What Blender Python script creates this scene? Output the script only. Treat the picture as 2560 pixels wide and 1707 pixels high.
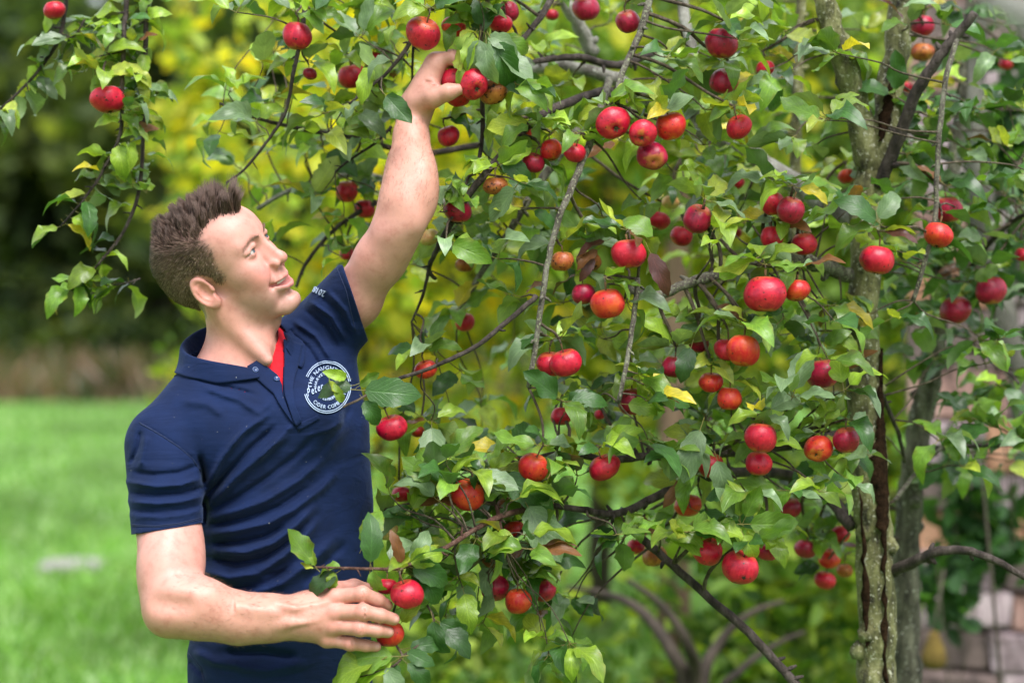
import bpy, bmesh, math, random
import numpy as np
from mathutils import Vector, Matrix, Quaternion
from mathutils.bvhtree import BVHTree

for o in list(bpy.data.objects):
    bpy.data.objects.remove(o)
scene = bpy.context.scene
COL = scene.collection

# ------------------------------------------------------------------ camera
CAM_H = 1.55
LENS = 70.0
FPX = LENS / 36.0 * 2560.0
cam_data = bpy.data.cameras.new('camera')
cam = bpy.data.objects.new('camera', cam_data)
COL.objects.link(cam)
cam.location = (0.0, 0.0, CAM_H)
cam.rotation_euler = (math.radians(90), 0, 0)
cam_data.lens = LENS
cam_data.sensor_width = 36.0
cam_data.clip_start = 0.05
cam_data.clip_end = 900.0
cam_data.dof.use_dof = True
cam_data.dof.focus_distance = 3.47
cam_data.dof.aperture_fstop = 2.0
scene.camera = cam

# ------------------------------------------------------------------ sky and sun (soft, cloudy daylight)
SUN_EL, SUN_AZ = 57.0, 26.0           # azimuth from the view direction's back: light comes over the camera's right shoulder
world = bpy.data.worlds.new('World')
scene.world = world
world.use_nodes = True
wn = world.node_tree.nodes
wl = world.node_tree.links
wn.clear()
w_out = wn.new('ShaderNodeOutputWorld')
w_bg = wn.new('ShaderNodeBackground')
w_sky = wn.new('ShaderNodeTexSky')
w_sky.sky_type = 'NISHITA'
w_sky.sun_disc = False
w_sky.sun_elevation = math.radians(SUN_EL)
w_sky.air_density = 1.0
w_sky.dust_density = 4.0
w_sky.ozone_density = 1.0
w_mix = wn.new('ShaderNodeMixRGB')      # a cloud layer evens the blue out
w_mix.inputs[0].default_value = 0.78
w_mix.inputs[2].default_value = (6.6, 6.9, 7.3, 1)
wl.new(w_sky.outputs[0], w_mix.inputs[1])
wl.new(w_mix.outputs[0], w_bg.inputs[0])
w_bg.inputs[1].default_value = 0.105
wl.new(w_bg.outputs[0], w_out.inputs[0])

sun_dir = Vector((math.sin(math.radians(SUN_AZ)) * math.cos(math.radians(SUN_EL)),
                  -math.cos(math.radians(SUN_AZ)) * math.cos(math.radians(SUN_EL)),
                  math.sin(math.radians(SUN_EL))))        # towards the sun
w_sky.sun_rotation = math.atan2(sun_dir.x, sun_dir.y)
sun_data = bpy.data.lights.new('sun', 'SUN')
sun = bpy.data.objects.new('sun', sun_data)
COL.objects.link(sun)
sun.location = (3, -3, 6)
sun.rotation_euler = sun_dir.to_track_quat('Z', 'Y').to_euler()
sun_data.energy = 2.4
sun_data.angle = math.radians(32)
sun_data.color = (1.0, 0.985, 0.965)

scene.view_settings.view_transform = 'Standard'
scene.view_settings.look = 'None'
scene.view_settings.gamma = 1.0
scene.view_settings.exposure = 1.25
scene.view_settings.use_curve_mapping = False
scene.render.engine = 'CYCLES'
scene.cycles.max_bounces = 8
scene.cycles.diffuse_bounces = 3
scene.cycles.glossy_bounces = 2
scene.cycles.transmission_bounces = 4
scene.cycles.caustics_reflective = False
scene.cycles.caustics_refractive = False
scene.cycles.use_denoising = True

# ------------------------------------------------------------------ helpers
def W(px, py, y):
    """place named by its spot in the 2560 x 1707 picture and its distance y from the camera"""
    return Vector(((px - 1280.0) / FPX * y, y, CAM_H - (py - 853.5) / FPX * y))

def D(dx, dy, y):
    k = 2560.0 / 2352.0
    return W(dx * k, dy * k, y)

def link(o, parent=None):
    COL.objects.link(o)
    if parent is not None:
        o.parent = parent
    return o

def empty(name, loc=(0, 0, 0), parent=None):
    o = bpy.data.objects.new(name, None)
    o.empty_display_size = 0.05
    o.location = loc
    return link(o, parent)

def tag(o, label=None, cat=None, group=None, kind=None):
    if label: o['label'] = label
    if cat: o['category'] = cat
    if group: o['group'] = group
    if kind: o['kind'] = kind
    return o

def mesh_np(name, verts, faces, smooth=True, mat=None, cols=None, uvs=None):
    """verts (n,3); faces: array (m,k) of one k, or list of lists"""
    me = bpy.data.meshes.new(name)
    verts = np.asarray(verts, dtype=np.float32)
    if isinstance(faces, np.ndarray):
        m, k = faces.shape
        me.vertices.add(len(verts)); me.vertices.foreach_set('co', verts.ravel())
        me.loops.add(m * k); me.loops.foreach_set('vertex_index', faces.ravel().astype(np.int32))
        me.polygons.add(m)
        me.polygons.foreach_set('loop_start', np.arange(0, m * k, k, dtype=np.int32))
        me.polygons.foreach_set('loop_total', np.full(m, k, dtype=np.int32))
        me.update(calc_edges=True)
        me.validate()
    else:
        me.from_pydata([tuple(v) for v in verts], [], faces)
        me.update()
    if smooth:
        me.polygons.foreach_set('use_smooth', np.ones(len(me.polygons), dtype=bool))
    if cols is not None:
        ca = me.color_attributes.new('tint', 'FLOAT_COLOR', 'POINT')
        c4 = np.ones((len(verts), 4), dtype=np.float32); c4[:, :3] = cols
        ca.data.foreach_set('color', c4.ravel())
    if uvs is not None:
        ul = me.uv_layers.new(name='uv')
        li = np.empty(len(me.loops), dtype=np.int32); me.loops.foreach_get('vertex_index', li)
        ul.data.foreach_set('uv', np.asarray(uvs, dtype=np.float32)[li].ravel())
    if mat is not None:
        me.materials.append(mat)
    return me

def obj_np(name, verts, faces, mat=None, parent=None, **kw):
    return link(bpy.data.objects.new(name, mesh_np(name, verts, faces, mat=mat, **kw)), parent)

class MB:
    """collects tubes and quads into one mesh"""
    def __init__(self):
        self.v = []; self.f = []; self.c = []; self.n = 0
    def add(self, v, f, c=None):
        v = np.asarray(v, dtype=float)
        self.v.append(v)
        self.f += [[i + self.n for i in q] for q in f]
        if c is not None:
            self.c.append(np.tile(np.asarray(c, float), (len(v), 1)))
        self.n += len(v)
    def tube(self, pts, radii, sides=8, c=None, cap=True, wob=0.0, rng=None):
        v, f = tube_geo(pts, radii, sides, cap, wob, rng)
        self.add(v, f, c)
    def build(self, name, mat, parent=None, smooth=True):
        v = np.concatenate(self.v)
        cols = np.concatenate(self.c) if self.c else None
        return obj_np(name, v, self.f, mat, parent, smooth=smooth, cols=cols)

def tube_geo(pts, radii, sides=8, cap=True, wob=0.0, rng=None):
    pts = [Vector(p) for p in pts]
    n = len(pts)
    vs = []; fs = []
    nrm = None
    for i, p in enumerate(pts):
        t = (pts[min(i + 1, n - 1)] - pts[max(i - 1, 0)]).normalized()
        if nrm is None:
            nrm = t.orthogonal().normalized()
        else:
            nrm = (nrm - t * nrm.dot(t))
            nrm = nrm.normalized() if nrm.length > 1e-6 else t.orthogonal().normalized()
        b = t.cross(nrm)
        for k in range(sides):
            a = 2 * math.pi * k / sides
            r = radii[i] * (1 + (wob * (rng.random() - 0.5) * 2 if wob else 0))
            q = p + (nrm * math.cos(a) + b * math.sin(a)) * r
            vs.append((q.x, q.y, q.z))
    for i in range(n - 1):
        for k in range(sides):
            k2 = (k + 1) % sides
            fs.append([i * sides + k, i * sides + k2, (i + 1) * sides + k2, (i + 1) * sides + k])
    if cap:
        fs.append([k for k in range(sides)][::-1])
        fs.append([(n - 1) * sides + k for k in range(sides)])
    return vs, fs

def smooth_path(pts, radii, per=4):
    """Catmull-Rom through pts"""
    P = [Vector(p) for p in pts]
    out = []; rr = []
    n = len(P)
    for i in range(n - 1):
        p0 = P[max(i - 1, 0)]; p1 = P[i]; p2 = P[i + 1]; p3 = P[min(i + 2, n - 1)]
        for s in range(per):
            t = s / per
            q = 0.5 * ((2 * p1) + (p2 - p0) * t + (2 * p0 - 5 * p1 + 4 * p2 - p3) * t * t + (3 * p1 - p0 - 3 * p2 + p3) * t ** 3)
            out.append(q); rr.append(radii[i] * (1 - t) + radii[i + 1] * t)
    out.append(P[-1]); rr.append(radii[-1])
    return out, rr

# ---- implicit surfaces -> mesh (sparse surface nets)
def s_min(a, b, k):
    h = np.maximum(k - np.abs(a - b), 0) / k
    return np.minimum(a, b) - h * h * k * 0.25
def s_max(a, b, k):
    return -s_min(-a, -b, k)
def f_ell(P, c, r, R=None):
    q = P - np.asarray(c)
    if R is not None: q = q @ R
    r = np.asarray(r, float)
    k0 = np.sqrt(((q / r) ** 2).sum(1)); k1 = np.sqrt(((q / (r * r)) ** 2).sum(1)) + 1e-9
    return k0 * (k0 - 1) / k1
def f_cone(P, a, b, ra, rb):
    a = np.asarray(a, float); b = np.asarray(b, float)
    ab = b - a
    t = np.clip(((P - a) @ ab) / (ab @ ab), 0, 1)
    q = P - a - t[:, None] * ab
    return np.sqrt((q * q).sum(1)) - (ra + (rb - ra) * t)
def f_chain(P, pts, radii, k=0.006):
    d = None
    for i in range(len(pts) - 1):
        e = f_cone(P, pts[i], pts[i + 1], radii[i], radii[i + 1])
        d = e if d is None else s_min(d, e, k)
    return d

def sdf_mesh(fn, lo, hi, h, margin=1.6):
    """zero level of fn inside the box lo..hi with cell h; returns verts, quads"""
    B = 8
    lo = np.asarray(lo, float); hi = np.asarray(hi, float)
    nb = np.ceil((hi - lo) / (h * B)).astype(int)
    gi = np.stack(np.meshgrid(*[np.arange(n) for n in nb], indexing='ij'), -1).reshape(-1, 3)
    cen = lo + (gi + 0.5) * h * B
    d = np.concatenate([fn(c) for c in np.array_split(cen, max(1, len(cen) // 200000))])
    gi = gi[np.abs(d) < h * B * 0.87 * margin]
    cr = np.stack(np.meshgrid(*[np.arange(B + 1)] * 3, indexing='ij'), -1).reshape(-1, 3)
    NX, NY, NZ = (nb * B + 2)
    keyf = lambda c: (c[..., 0].astype(np.int64) * NY + c[..., 1]) * NZ + c[..., 2]
    vk = []; vp = []; ek = [[], [], []]; es = [[], [], []]
    offs = [((0, 0, 0), (1, 0, 0)), ((0, 0, 0), (0, 1, 0)), ((0, 0, 0), (0, 0, 1)), ((1, 0, 0), (1, 1, 0)), ((1, 0, 0), (1, 0, 1)),
            ((0, 1, 0), (1, 1, 0)), ((0, 1, 0), (0, 1, 1)), ((0, 0, 1), (1, 0, 1)), ((0, 0, 1), (0, 1, 1)), ((1, 1, 0), (1, 1, 1)), ((1, 0, 1), (1, 1, 1)), ((0, 1, 1), (1, 1, 1))]
    for ch in np.array_split(gi, max(1, len(gi) // 400)):
        base = ch * B
        pts = lo + (base[:, None, :] + cr[None]) * h
        v = fn(pts.reshape(-1, 3)).reshape(len(ch), B + 1, B + 1, B + 1)
        s = v < 0
        c8 = s[:, :-1, :-1, :-1].astype(np.int8)
        tot = sum(s[:, i:B + i, j:B + j, k:B + k].astype(np.int8) for i in (0, 1) for j in (0, 1) for k in (0, 1))
        act = np.argwhere((tot > 0) & (tot < 8))
        if not len(act): continue
        bi = act[:, 0]; ci = act[:, 1:]
        acc = np.zeros((len(act), 3)); cnt = np.zeros(len(act))
        for a, b in offs:
            va = v[bi, ci[:, 0] + a[0], ci[:, 1] + a[1], ci[:, 2] + a[2]]
            vb = v[bi, ci[:, 0] + b[0], ci[:, 1] + b[1], ci[:, 2] + b[2]]
            m = (va < 0) != (vb < 0)
            t = np.where(m, va / np.where(m, va - vb, 1), 0)
            acc += np.where(m[:, None], np.asarray(a) + t[:, None] * (np.asarray(b) - np.asarray(a)), 0)
            cnt += m
        g = base[bi] + ci
        vp.append(lo + (g + acc / cnt[:, None]) * h); vk.append(keyf(g))
        for ax in range(3):
            sl0 = [slice(None), slice(0, B), slice(0, B), slice(0, B)]
            sl1 = list(sl0); sl1[ax + 1] = slice(1, B + 1)
            m = s[tuple(sl0)] != s[tuple(sl1)]
            e = np.argwhere(m)
            ge = base[e[:, 0]] + e[:, 1:]
            ek[ax].append(ge); es[ax].append(s[tuple(sl0)][m])
    vk = np.concatenate(vk); vp = np.concatenate(vp)
    order = np.argsort(vk); vk = vk[order]; vp = vp[order]
    quads = []
    for ax in range(3):
        ge = np.concatenate(ek[ax]); sg = np.concatenate(es[ax])
        u = np.zeros(3, int); w = np.zeros(3, int); u[(ax + 1) % 3] = 1; w[(ax + 2) % 3] = 1
        cells = [ge - u - w, ge - w, ge, ge - u]
        idx = []; ok = np.ones(len(ge), bool)
        for c in cells:
            kk = keyf(c)
            p = np.searchsorted(vk, kk); p = np.minimum(p, len(vk) - 1)
            ok &= (vk[p] == kk); idx.append(p)
        q = np.stack(idx, 1)
        q = np.where(sg[:, None], q, q[:, ::-1])
        quads.append(q[ok])
    return vp, np.concatenate(quads)

# ---- materials
def new_mat(name):
    m = bpy.data.materials.new(name)
    m.use_nodes = True
    nt = m.node_tree
    b = nt.nodes['Principled BSDF']
    return m, nt, b

def N(nt, typ, **kw):
    n = nt.nodes.new(typ)
    for k, v in kw.items():
        if k.startswith('i_'):
            key = k[2:]
            key = int(key) if key.isdigit() else key
            n.inputs[key].default_value = v
        else:
            setattr(n, k, v)
    return n

def ramp(nt, stops, fac=None, interp='LINEAR'):
    n = nt.nodes.new('ShaderNodeValToRGB')
    n.color_ramp.interpolation = interp
    el = n.color_ramp.elements
    while len(el) < len(stops): el.new(0.5)
    for e, (p, c) in zip(el, stops):
        e.position = p; e.color = tuple(c) + (1,) if len(c) == 3 else c
    if fac is not None: nt.links.new(fac, n.inputs[0])
    return n

def noise(nt, scale, detail=4, rough=0.6, coord='Object', dist=0.0):
    tc = nt.nodes.new('ShaderNodeTexCoord')
    n = N(nt, 'ShaderNodeTexNoise', i_Scale=scale, i_Detail=detail, i_Roughness=rough, i_Distortion=dist)
    nt.links.new(tc.outputs[coord], n.inputs['Vector'])
    return n

def bump(nt, b, height, strength=0.3, dist=0.01):
    n = N(nt, 'ShaderNodeBump', i_Strength=strength, i_Distance=dist)
    nt.links.new(height, n.inputs['Height'])
    nt.links.new(n.outputs[0], b.inputs['Normal'])
    return n

def mixc(nt, fac, a, b, mode='MIX'):
    n = nt.nodes.new('ShaderNodeMixRGB'); n.blend_type = mode
    for i, x in enumerate((fac, a, b)):
        if isinstance(x, (int, float)): n.inputs[i].default_value = x
        elif isinstance(x, tuple): n.inputs[i].default_value = x + (1,) if len(x) == 3 else x
        else: nt.links.new(x, n.inputs[i])
    return n.outputs[0]

# ================================================================== ground, meadow, far wood, stone wall
R = random.Random(11)
def flat_mat(name, stops, scale, rough=0.9, bump_s=0.4, detail=6):
    m, nt, b = new_mat(name)
    n1 = noise(nt, scale, detail, 0.62, dist=0.3)
    r = ramp(nt, stops, n1.outputs[0])
    nt.links.new(r.outputs[0], b.inputs['Base Color'])
    b.inputs['Roughness'].default_value = rough
    b.inputs['Specular IOR Level'].default_value = 0.25
    n2 = noise(nt, scale * 18, 3, 0.6)
    bump(nt, b, n2.outputs[0], bump_s, 0.02)
    return m
M_GROUND = flat_mat('turf', [(0.30, (0.045, 0.105, 0.015)), (0.52, (0.085, 0.185, 0.028)), (0.72, (0.135, 0.255, 0.055))], 0.35)
gv = []; gf = []
n = 60
for i in range(n + 1):
    for j in range(n + 1):
        x = -300 + 600 * (i / n); y = -40 + 500 * (j / n) ** 1.5
        gv.append((x, y, 0.0))
for i in range(n):
    for j in range(n):
        gf.append([i * (n + 1) + j, (i + 1) * (n + 1) + j, (i + 1) * (n + 1) + j + 1, i * (n + 1) + j + 1])
tag(obj_np('ground', gv, gf, M_GROUND), kind='structure')

def leafy_mat(name, transl=0.45, rough=0.5, spec=0.4):
    """leaf surface coloured by its own tint, letting some light through"""
    m = bpy.data.materials.new(name); m.use_nodes = True
    nt = m.node_tree
    b = nt.nodes['Principled BSDF']; out = nt.nodes['Material Output']
    at = N(nt, 'ShaderNodeAttribute', attribute_name='tint')
    nt.links.new(at.outputs[0], b.inputs['Base Color'])
    b.inputs['Roughness'].default_value = rough
    b.inputs['Specular IOR Level'].default_value = spec
    tr = nt.nodes.new('ShaderNodeBsdfTranslucent')
    c = mixc(nt, 1.0, at.outputs[0], (1.75, 1.7, 0.55), 'MULTIPLY')
    nt.links.new(c, tr.inputs[0])
    mx = nt.nodes.new('ShaderNodeMixShader'); mx.inputs[0].default_value = transl
    nt.links.new(b.outputs[0], mx.inputs[1]); nt.links.new(tr.outputs[0], mx.inputs[2])
    nt.links.new(mx.outputs[0], out.inputs[0])
    return m
M_FAR_LEAF = leafy_mat('far_leaf', 0.58, 0.6)
M_GRASS = leafy_mat('grass_blade', 0.35, 0.45)

# grass blades over the part of the meadow the picture looks at
def blades(n, xr, yr, hr, wd, cols, seed, dens=None):
    rng = np.random.default_rng(seed)
    y = yr[0] * (yr[1] / yr[0]) ** rng.random(n)
    x = xr[0] * y + (xr[1] - xr[0]) * y * rng.random(n)
    h = rng.uniform(*hr, n) * (0.75 + 0.5 * (np.sin(x * 1.3 + 1) * np.sin(y * 0.9) > 0.2))
    a = rng.uniform(0, 2 * np.pi, n); w = wd * (1 + y * 0.06)
    lean = rng.normal(0, 0.45, (n, 2)) * h[:, None]
    v = np.zeros((n, 4, 3))
    dx, dy = np.cos(a) * w, np.sin(a) * w
    v[:, 0] = np.stack([x - dx, y - dy, 0 * x - 0.01], 1); v[:, 1] = np.stack([x + dx, y + dy, 0 * x - 0.01], 1)
    v[:, 2] = np.stack([x + dx * 0.6 + lean[:, 0] * 0.5, y + dy * 0.6 + lean[:, 1] * 0.5, h * 0.6], 1)
    v[:, 3] = np.stack([x + lean[:, 0], y + lean[:, 1], h], 1)
    f = np.arange(n * 4).reshape(n, 4)
    cc = np.asarray(cols)[rng.integers(0, len(cols), n)] * rng.uniform(0.7, 1.3, (n, 1))
    patchy = 0.50 + 0.75 * (np.sin(x * 0.9 + 2 * np.sin(y * 0.33)) * np.sin(y * 0.55 + 1.3) * 0.5 + 0.5) + 0.5 * (np.sin(x * 2.9 + 3 * np.sin(y * 0.7 + 1)) * np.sin(y * 1.3 + np.sin(x * 1.7)) * 0.5 + 0.5)
    cc = cc * patchy[:, None]
    return v.reshape(-1, 3), f, np.repeat(cc, 4, axis=0)
v, f, c = blades(120000, (-0.50, 0.40), (6.0, 50.0), (0.05, 0.13), 0.006, [(0.115, 0.255, 0.038), (0.160, 0.320, 0.062), (0.070, 0.175, 0.024), (0.28, 0.40, 0.20)], 3)  # whitish last tint paints the grey-white wet highlights into the blade colour
tag(obj_np('meadow_grass', v, f, M_GRASS, cols=c, smooth=False), 'short bright green meadow grass running back to the wood', 'grass', kind='stuff')
v, f, c = blades(9000, (-0.42, 0.3), (50.0, 58.0), (0.5, 1.3), 0.02, [(0.20, 0.13, 0.09), (0.15, 0.11, 0.07), (0.07, 0.09, 0.03), (0.05, 0.08, 0.03)], 4)
tag(obj_np('tall_dry_grass', v, f, M_GRASS, cols=c, smooth=False), 'band of tall dry buff grass at the foot of the dark wood', 'grass', kind='stuff')

# a stone slab lying in the grass at lower left
def slab():
    c = W(178, 1420, 13.3); c.z = 0
    mb = MB()
    prof = [(-0.34, 0.0), (-0.30, 0.06), (0.0, 0.075), (0.31, 0.06), (0.35, 0.0)]
    v = []
    for yy in (-0.22, -0.19, 0.2, 0.24):
        for (x, z) in prof:
            v.append((x + R.uniform(-0.015, 0.015), yy, max(0, z * (0.35 if yy in (-0.22, 0.24) else 1) + R.uniform(-0.004, 0.004))))
    f = [[r * 5 + k, r * 5 + k + 1, (r + 1) * 5 + k + 1, (r + 1) * 5 + k] for r in range(3) for k in range(4)]
    o = obj_np('stone_slab', v, f, flat_mat('slab_stone', [(0.3, (0.24, 0.21, 0.22)), (0.7, (0.42, 0.38, 0.40))], 6))
    o.location = c + Vector((0, 0, 0.03)); o.scale = (0.56, 0.8, 0.9)
    tag(o, 'low flat grey stone slab lying in the grass left of the man', 'stone')
slab()

# ---- leaf clouds for trees seen out of focus
def leaf_cloud(rng, centres, radii, n, size, cols, dark=None, up=0.3, flat=0.7):
    """n leaf-shaped pieces through the given lobes; returns verts, faces, colours"""
    centres = np.asarray(centres, float); radii = np.asarray(radii, float)
    wgt = (radii.prod(1)) ** 0.8; wgt /= wgt.sum()
    k = rng.choice(len(centres), n, p=wgt)
    d = rng.normal(size=(n, 3)); d /= np.linalg.norm(d, axis=1)[:, None]
    rr = rng.random(n) ** 0.45
    p = centres[k] + d * radii[k] * rr[:, None]
    # clumps
    cl = centres[k] + np.round((p - centres[k]) / (size * 5)) * size * 5
    p = p * 0.62 + cl * 0.38 + rng.normal(0, size * 0.35, (n, 3))
    a = rng.normal(size=(n, 3)); a[:, 2] *= flat; a /= np.linalg.norm(a, axis=1)[:, None]
    nn = rng.normal(size=(n, 3)); nn[:, 2] += up
    b = np.cross(a, nn); b /= np.linalg.norm(b, axis=1)[:, None]
    nn = np.cross(b, a)
    s = size * rng.uniform(0.6, 1.3, n)[:, None]
    v = np.zeros((n, 6, 3))
    v[:, 0] = p; v[:, 1] = p + a * s * 0.3 + b * s * 0.26 + nn * s * 0.06; v[:, 2] = p + a * s * 0.68 + b * s * 0.24 + nn * s * 0.04
    v[:, 3] = p + a * s - nn * s * 0.08; v[:, 4] = p + a * s * 0.68 - b * s * 0.24 + nn * s * 0.04; v[:, 5] = p + a * s * 0.3 - b * s * 0.26 + nn * s * 0.06
    i0 = np.arange(n)[:, None] * 6
    f = np.concatenate([i0 + np.array([0, 1, 2, 3]), i0 + np.array([0, 3, 4, 5])])
    cols = np.asarray(cols, float)
    cc = cols[rng.integers(0, len(cols), n)] * rng.uniform(0.75, 1.25, (n, 1))
    return v.reshape(-1, 3), f, np.repeat(cc, 6, axis=0)

def bark_mat(name, c0, c1, c2, scale=20, lichen=None):
    m, nt, b = new_mat(name)
    tc = nt.nodes.new('ShaderNodeTexCoord')
    mp = N(nt, 'ShaderNodeMapping'); mp.inputs['Scale'].default_value = (1, 1, 0.35)
    nt.links.new(tc.outputs['Object'], mp.inputs['Vector'])
    n1 = N(nt, 'ShaderNodeTexNoise', i_Scale=scale, i_Detail=7, i_Roughness=0.68)
    nt.links.new(mp.outputs[0], n1.inputs['Vector'])
    r = ramp(nt, [(0.36, c0), (0.50, c1), (0.66, c2)], n1.outputs[0])
    col = r.outputs[0]
    if lichen:
        n2 = N(nt, 'ShaderNodeTexNoise', i_Scale=scale * 3.2, i_Detail=5, i_Roughness=0.7)
        nt.links.new(tc.outputs['Object'], n2.inputs['Vector'])
        k = ramp(nt, [(lichen[1], (0, 0, 0)), (lichen[1] + 0.06, (1, 1, 1))], n2.outputs[0])
        col = mixc(nt, k.outputs[0], col, lichen[0])
    nt.links.new(col, b.inputs['Base Color'])
    b.inputs['Roughness'].default_value = 0.78
    b.inputs['Specular IOR Level'].default_value = 0.35
    n3 = N(nt, 'ShaderNodeTexNoise', i_Scale=scale * 4, i_Detail=6, i_Roughness=0.7)
    nt.links.new(tc.outputs['Object'], n3.inputs['Vector'])
    bump(nt, b, n3.outputs[0], 0.9, 0.009)
    return m
M_FAR_BARK = bark_mat('far_bark', (0.05, 0.04, 0.03), (0.10, 0.08, 0.06), (0.16, 0.13, 0.10), 3)

def far_tree(name, label, base, h, spread, n, size, cols, seed, group, trunk_r=0.14, lobes=12, low=0.25, stems=5, up=0.3, cat='tree'):
    rng = np.random.default_rng(seed)
    t = empty(name, base); tag(t, label, cat, group)
    mb = MB()
    top = Vector((rng.normal(0, 0.2), rng.normal(0, 0.2), h * 0.75))
    mb.tube([(0, 0, -0.05), (top.x * 0.3, top.y * 0.3, h * 0.3), (top.x, top.y, top.z)], [trunk_r, trunk_r * 0.75, trunk_r * 0.2], 8)
    cen = []; rad = []
    for i in range(lobes):
        z = h * (low + (1 - low) * (i + 0.5) / lobes)
        wr = spread * math.sin(math.pi * (0.12 + 0.80 * (i + 0.5) / lobes)) ** 0.7
        a = rng.uniform(0, 2 * math.pi); q = wr * rng.uniform(0.2, 0.75)
        c = (math.cos(a) * q, math.sin(a) * q, z)
        cen.append(c); rad.append((wr * rng.uniform(0.45, 0.75), wr * rng.uniform(0.45, 0.75), h * rng.uniform(0.10, 0.19)))
        if i < stems * 3 and i % 3 == 0:
            mb.tube([(0, 0, z * 0.55), (c[0] * 0.5, c[1] * 0.5, z * 0.85), c], [trunk_r * 0.4, trunk_r * 0.25, trunk_r * 0.08], 6)
    mb.build('trunk', M_FAR_BARK, t)
    v, f, c = leaf_cloud(rng, cen, rad, n, size, cols, up=up)
    o = obj_np('crown', v, f, M_FAR_LEAF, t, cols=c, smooth=False)
    o['kind'] = 'stuff'
    return t

DARK = [(0.024, 0.047, 0.015), (0.036, 0.068, 0.020), (0.050, 0.088, 0.025), (0.062, 0.100, 0.030)]
OLIVE = [(0.062, 0.098, 0.022), (0.090, 0.130, 0.030), (0.130, 0.165, 0.040), (0.042, 0.072, 0.020)]
woods = [(-29, 66, 15, 6.5, DARK, 'dark evergreen tree at the far left edge of the wood'), (-22.5, 63, 12, 5.0, OLIVE, 'olive green tree in the wood, left of the hanging apple branches'),
         (-17.5, 68, 17, 6.5, DARK, 'tall dark tree of the wood behind the hanging apple branches'), (-12.0, 64, 13, 5.0, OLIVE, "olive tree of the wood behind the man's hair"),
         (-7.0, 67, 16, 6.0, DARK, "dark tree of the wood behind the man's face"), (-0.5, 66, 15, 6.0, OLIVE, 'olive tree of the wood behind the picking arm'),
         (6.5, 68, 16, 6.5, DARK, 'dark tree of the wood behind the middle of the apple tree'), (13.5, 65, 14, 6.0, OLIVE, 'olive tree of the wood behind the forked trunk'), (21, 68, 16, 7, DARK, 'dark tree of the wood behind the stone wall')]
for i, (x, y, h, sp, cols, lab) in enumerate(woods):
    far_tree('wood_tree', lab, (x, y, 0), h, sp, 5200, 0.85, cols, 100 + i, 'trees of the far wood', 0.30, 14, 0.06)
tag(obj_np('wood_underbrush', *(lambda q: (q[0], q[1]))(u := leaf_cloud(np.random.default_rng(8), [(x, 62 + (x % 3), 1.6) for x in range(-36, 34, 3)], [(2.6, 2.0, 2.0)] * 24, 9000, 0.5, DARK + OLIVE)), M_FAR_LEAF, cols=u[2], smooth=False),
    'dark tangled brush along the edge of the far wood', 'brush', kind='stuff')
tag(obj_np('wood_interior', *(lambda q: (q[0], q[1]))(u := leaf_cloud(np.random.default_rng(18), [(x, 78, 7) for x in range(-48, 48, 6)] + [(x, 74, 2.2) for x in range(-48, 48, 6)], [(5, 3, 9)] * 16 + [(4.5, 2.5, 3.2)] * 16, 26000, 1.7, DARK)), M_FAR_LEAF, cols=u[2], smooth=False),
    'deep dark mass of the wood behind its front trees', 'wood', kind='stuff')

YEL = [(0.50, 0.50, 0.060), (0.62, 0.55, 0.050), (0.38, 0.45, 0.070), (0.30, 0.40, 0.070), (0.68, 0.51, 0.045), (0.24, 0.36, 0.060), (0.34, 0.44, 0.085)]
YGR = [(0.28, 0.37, 0.065), (0.18, 0.29, 0.055), (0.34, 0.42, 0.085), (0.50, 0.47, 0.060), (0.12, 0.22, 0.045), (0.22, 0.33, 0.075)]
GRN = [(0.050, 0.120, 0.018), (0.080, 0.165, 0.025), (0.115, 0.200, 0.032), (0.16, 0.22, 0.030)]
far_tree('yellow_tree', 'blurred yellow autumn tree behind the raised arm', W(900, 1707, 9.5) * 1.0 + Vector((0, 0, -W(900, 1707, 9.5).z)), 4.2, 0.95, 6200, 0.11, YEL + YEL[:2] + YGR[:1], 41, 'yellowing trees behind the apple tree', 0.06, 16, 0.20)
far_tree('yellow_tree', 'blurred yellow-green tree behind the middle of the apple tree', (0.45, 10.4, 0), 4.4, 1.25, 7800, 0.11, YEL + YGR + GRN[2:], 42, 'yellowing trees behind the apple tree', 0.07, 16, 0.26)
far_tree('yellow_tree', 'blurred pale green and yellow tree left of the forked trunk', (1.75, 9.6, 0), 4.0, 0.95, 6500, 0.11, YGR + GRN, 43, 'yellowing trees behind the apple tree', 0.06, 15, 0.10)
far_tree('yellow_tree', "blurred light green sapling with yellow tips above the man's hair", W(520, 900, 11.0) * 1.0 + Vector((0, 0, -W(520, 900, 11.0).z)), 3.3, 0.50, 1500, 0.11, YGR + YEL[:2], 44, 'yellowing trees behind the apple tree', 0.04, 10, 0.30)
far_tree('low_shrub', 'blurred dark-stemmed shrub low down below the red apples', (0.80, 6.6, 0), 1.25, 0.62, 1500, 0.075, GRN + YGR[:2], 45, 'shrubs under the apple tree', 0.03, 9, 0.30, cat='shrub')
far_tree('low_shrub', 'blurred green shrub at the foot of the forked trunk', (0.95, 7.2, 0), 1.20, 0.46, 1700, 0.080, GRN, 46, 'shrubs under the apple tree', 0.025, 9, 0.10, cat='shrub')
far_tree('low_shrub', 'blurred yellowing shrub low beside the hand with the orange apple', (-0.05, 6.9, 0), 1.05, 0.62, 1700, 0.080, GRN + YGR[:3], 47, 'shrubs under the apple tree', 0.025, 9, 0.10, cat='shrub')
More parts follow.
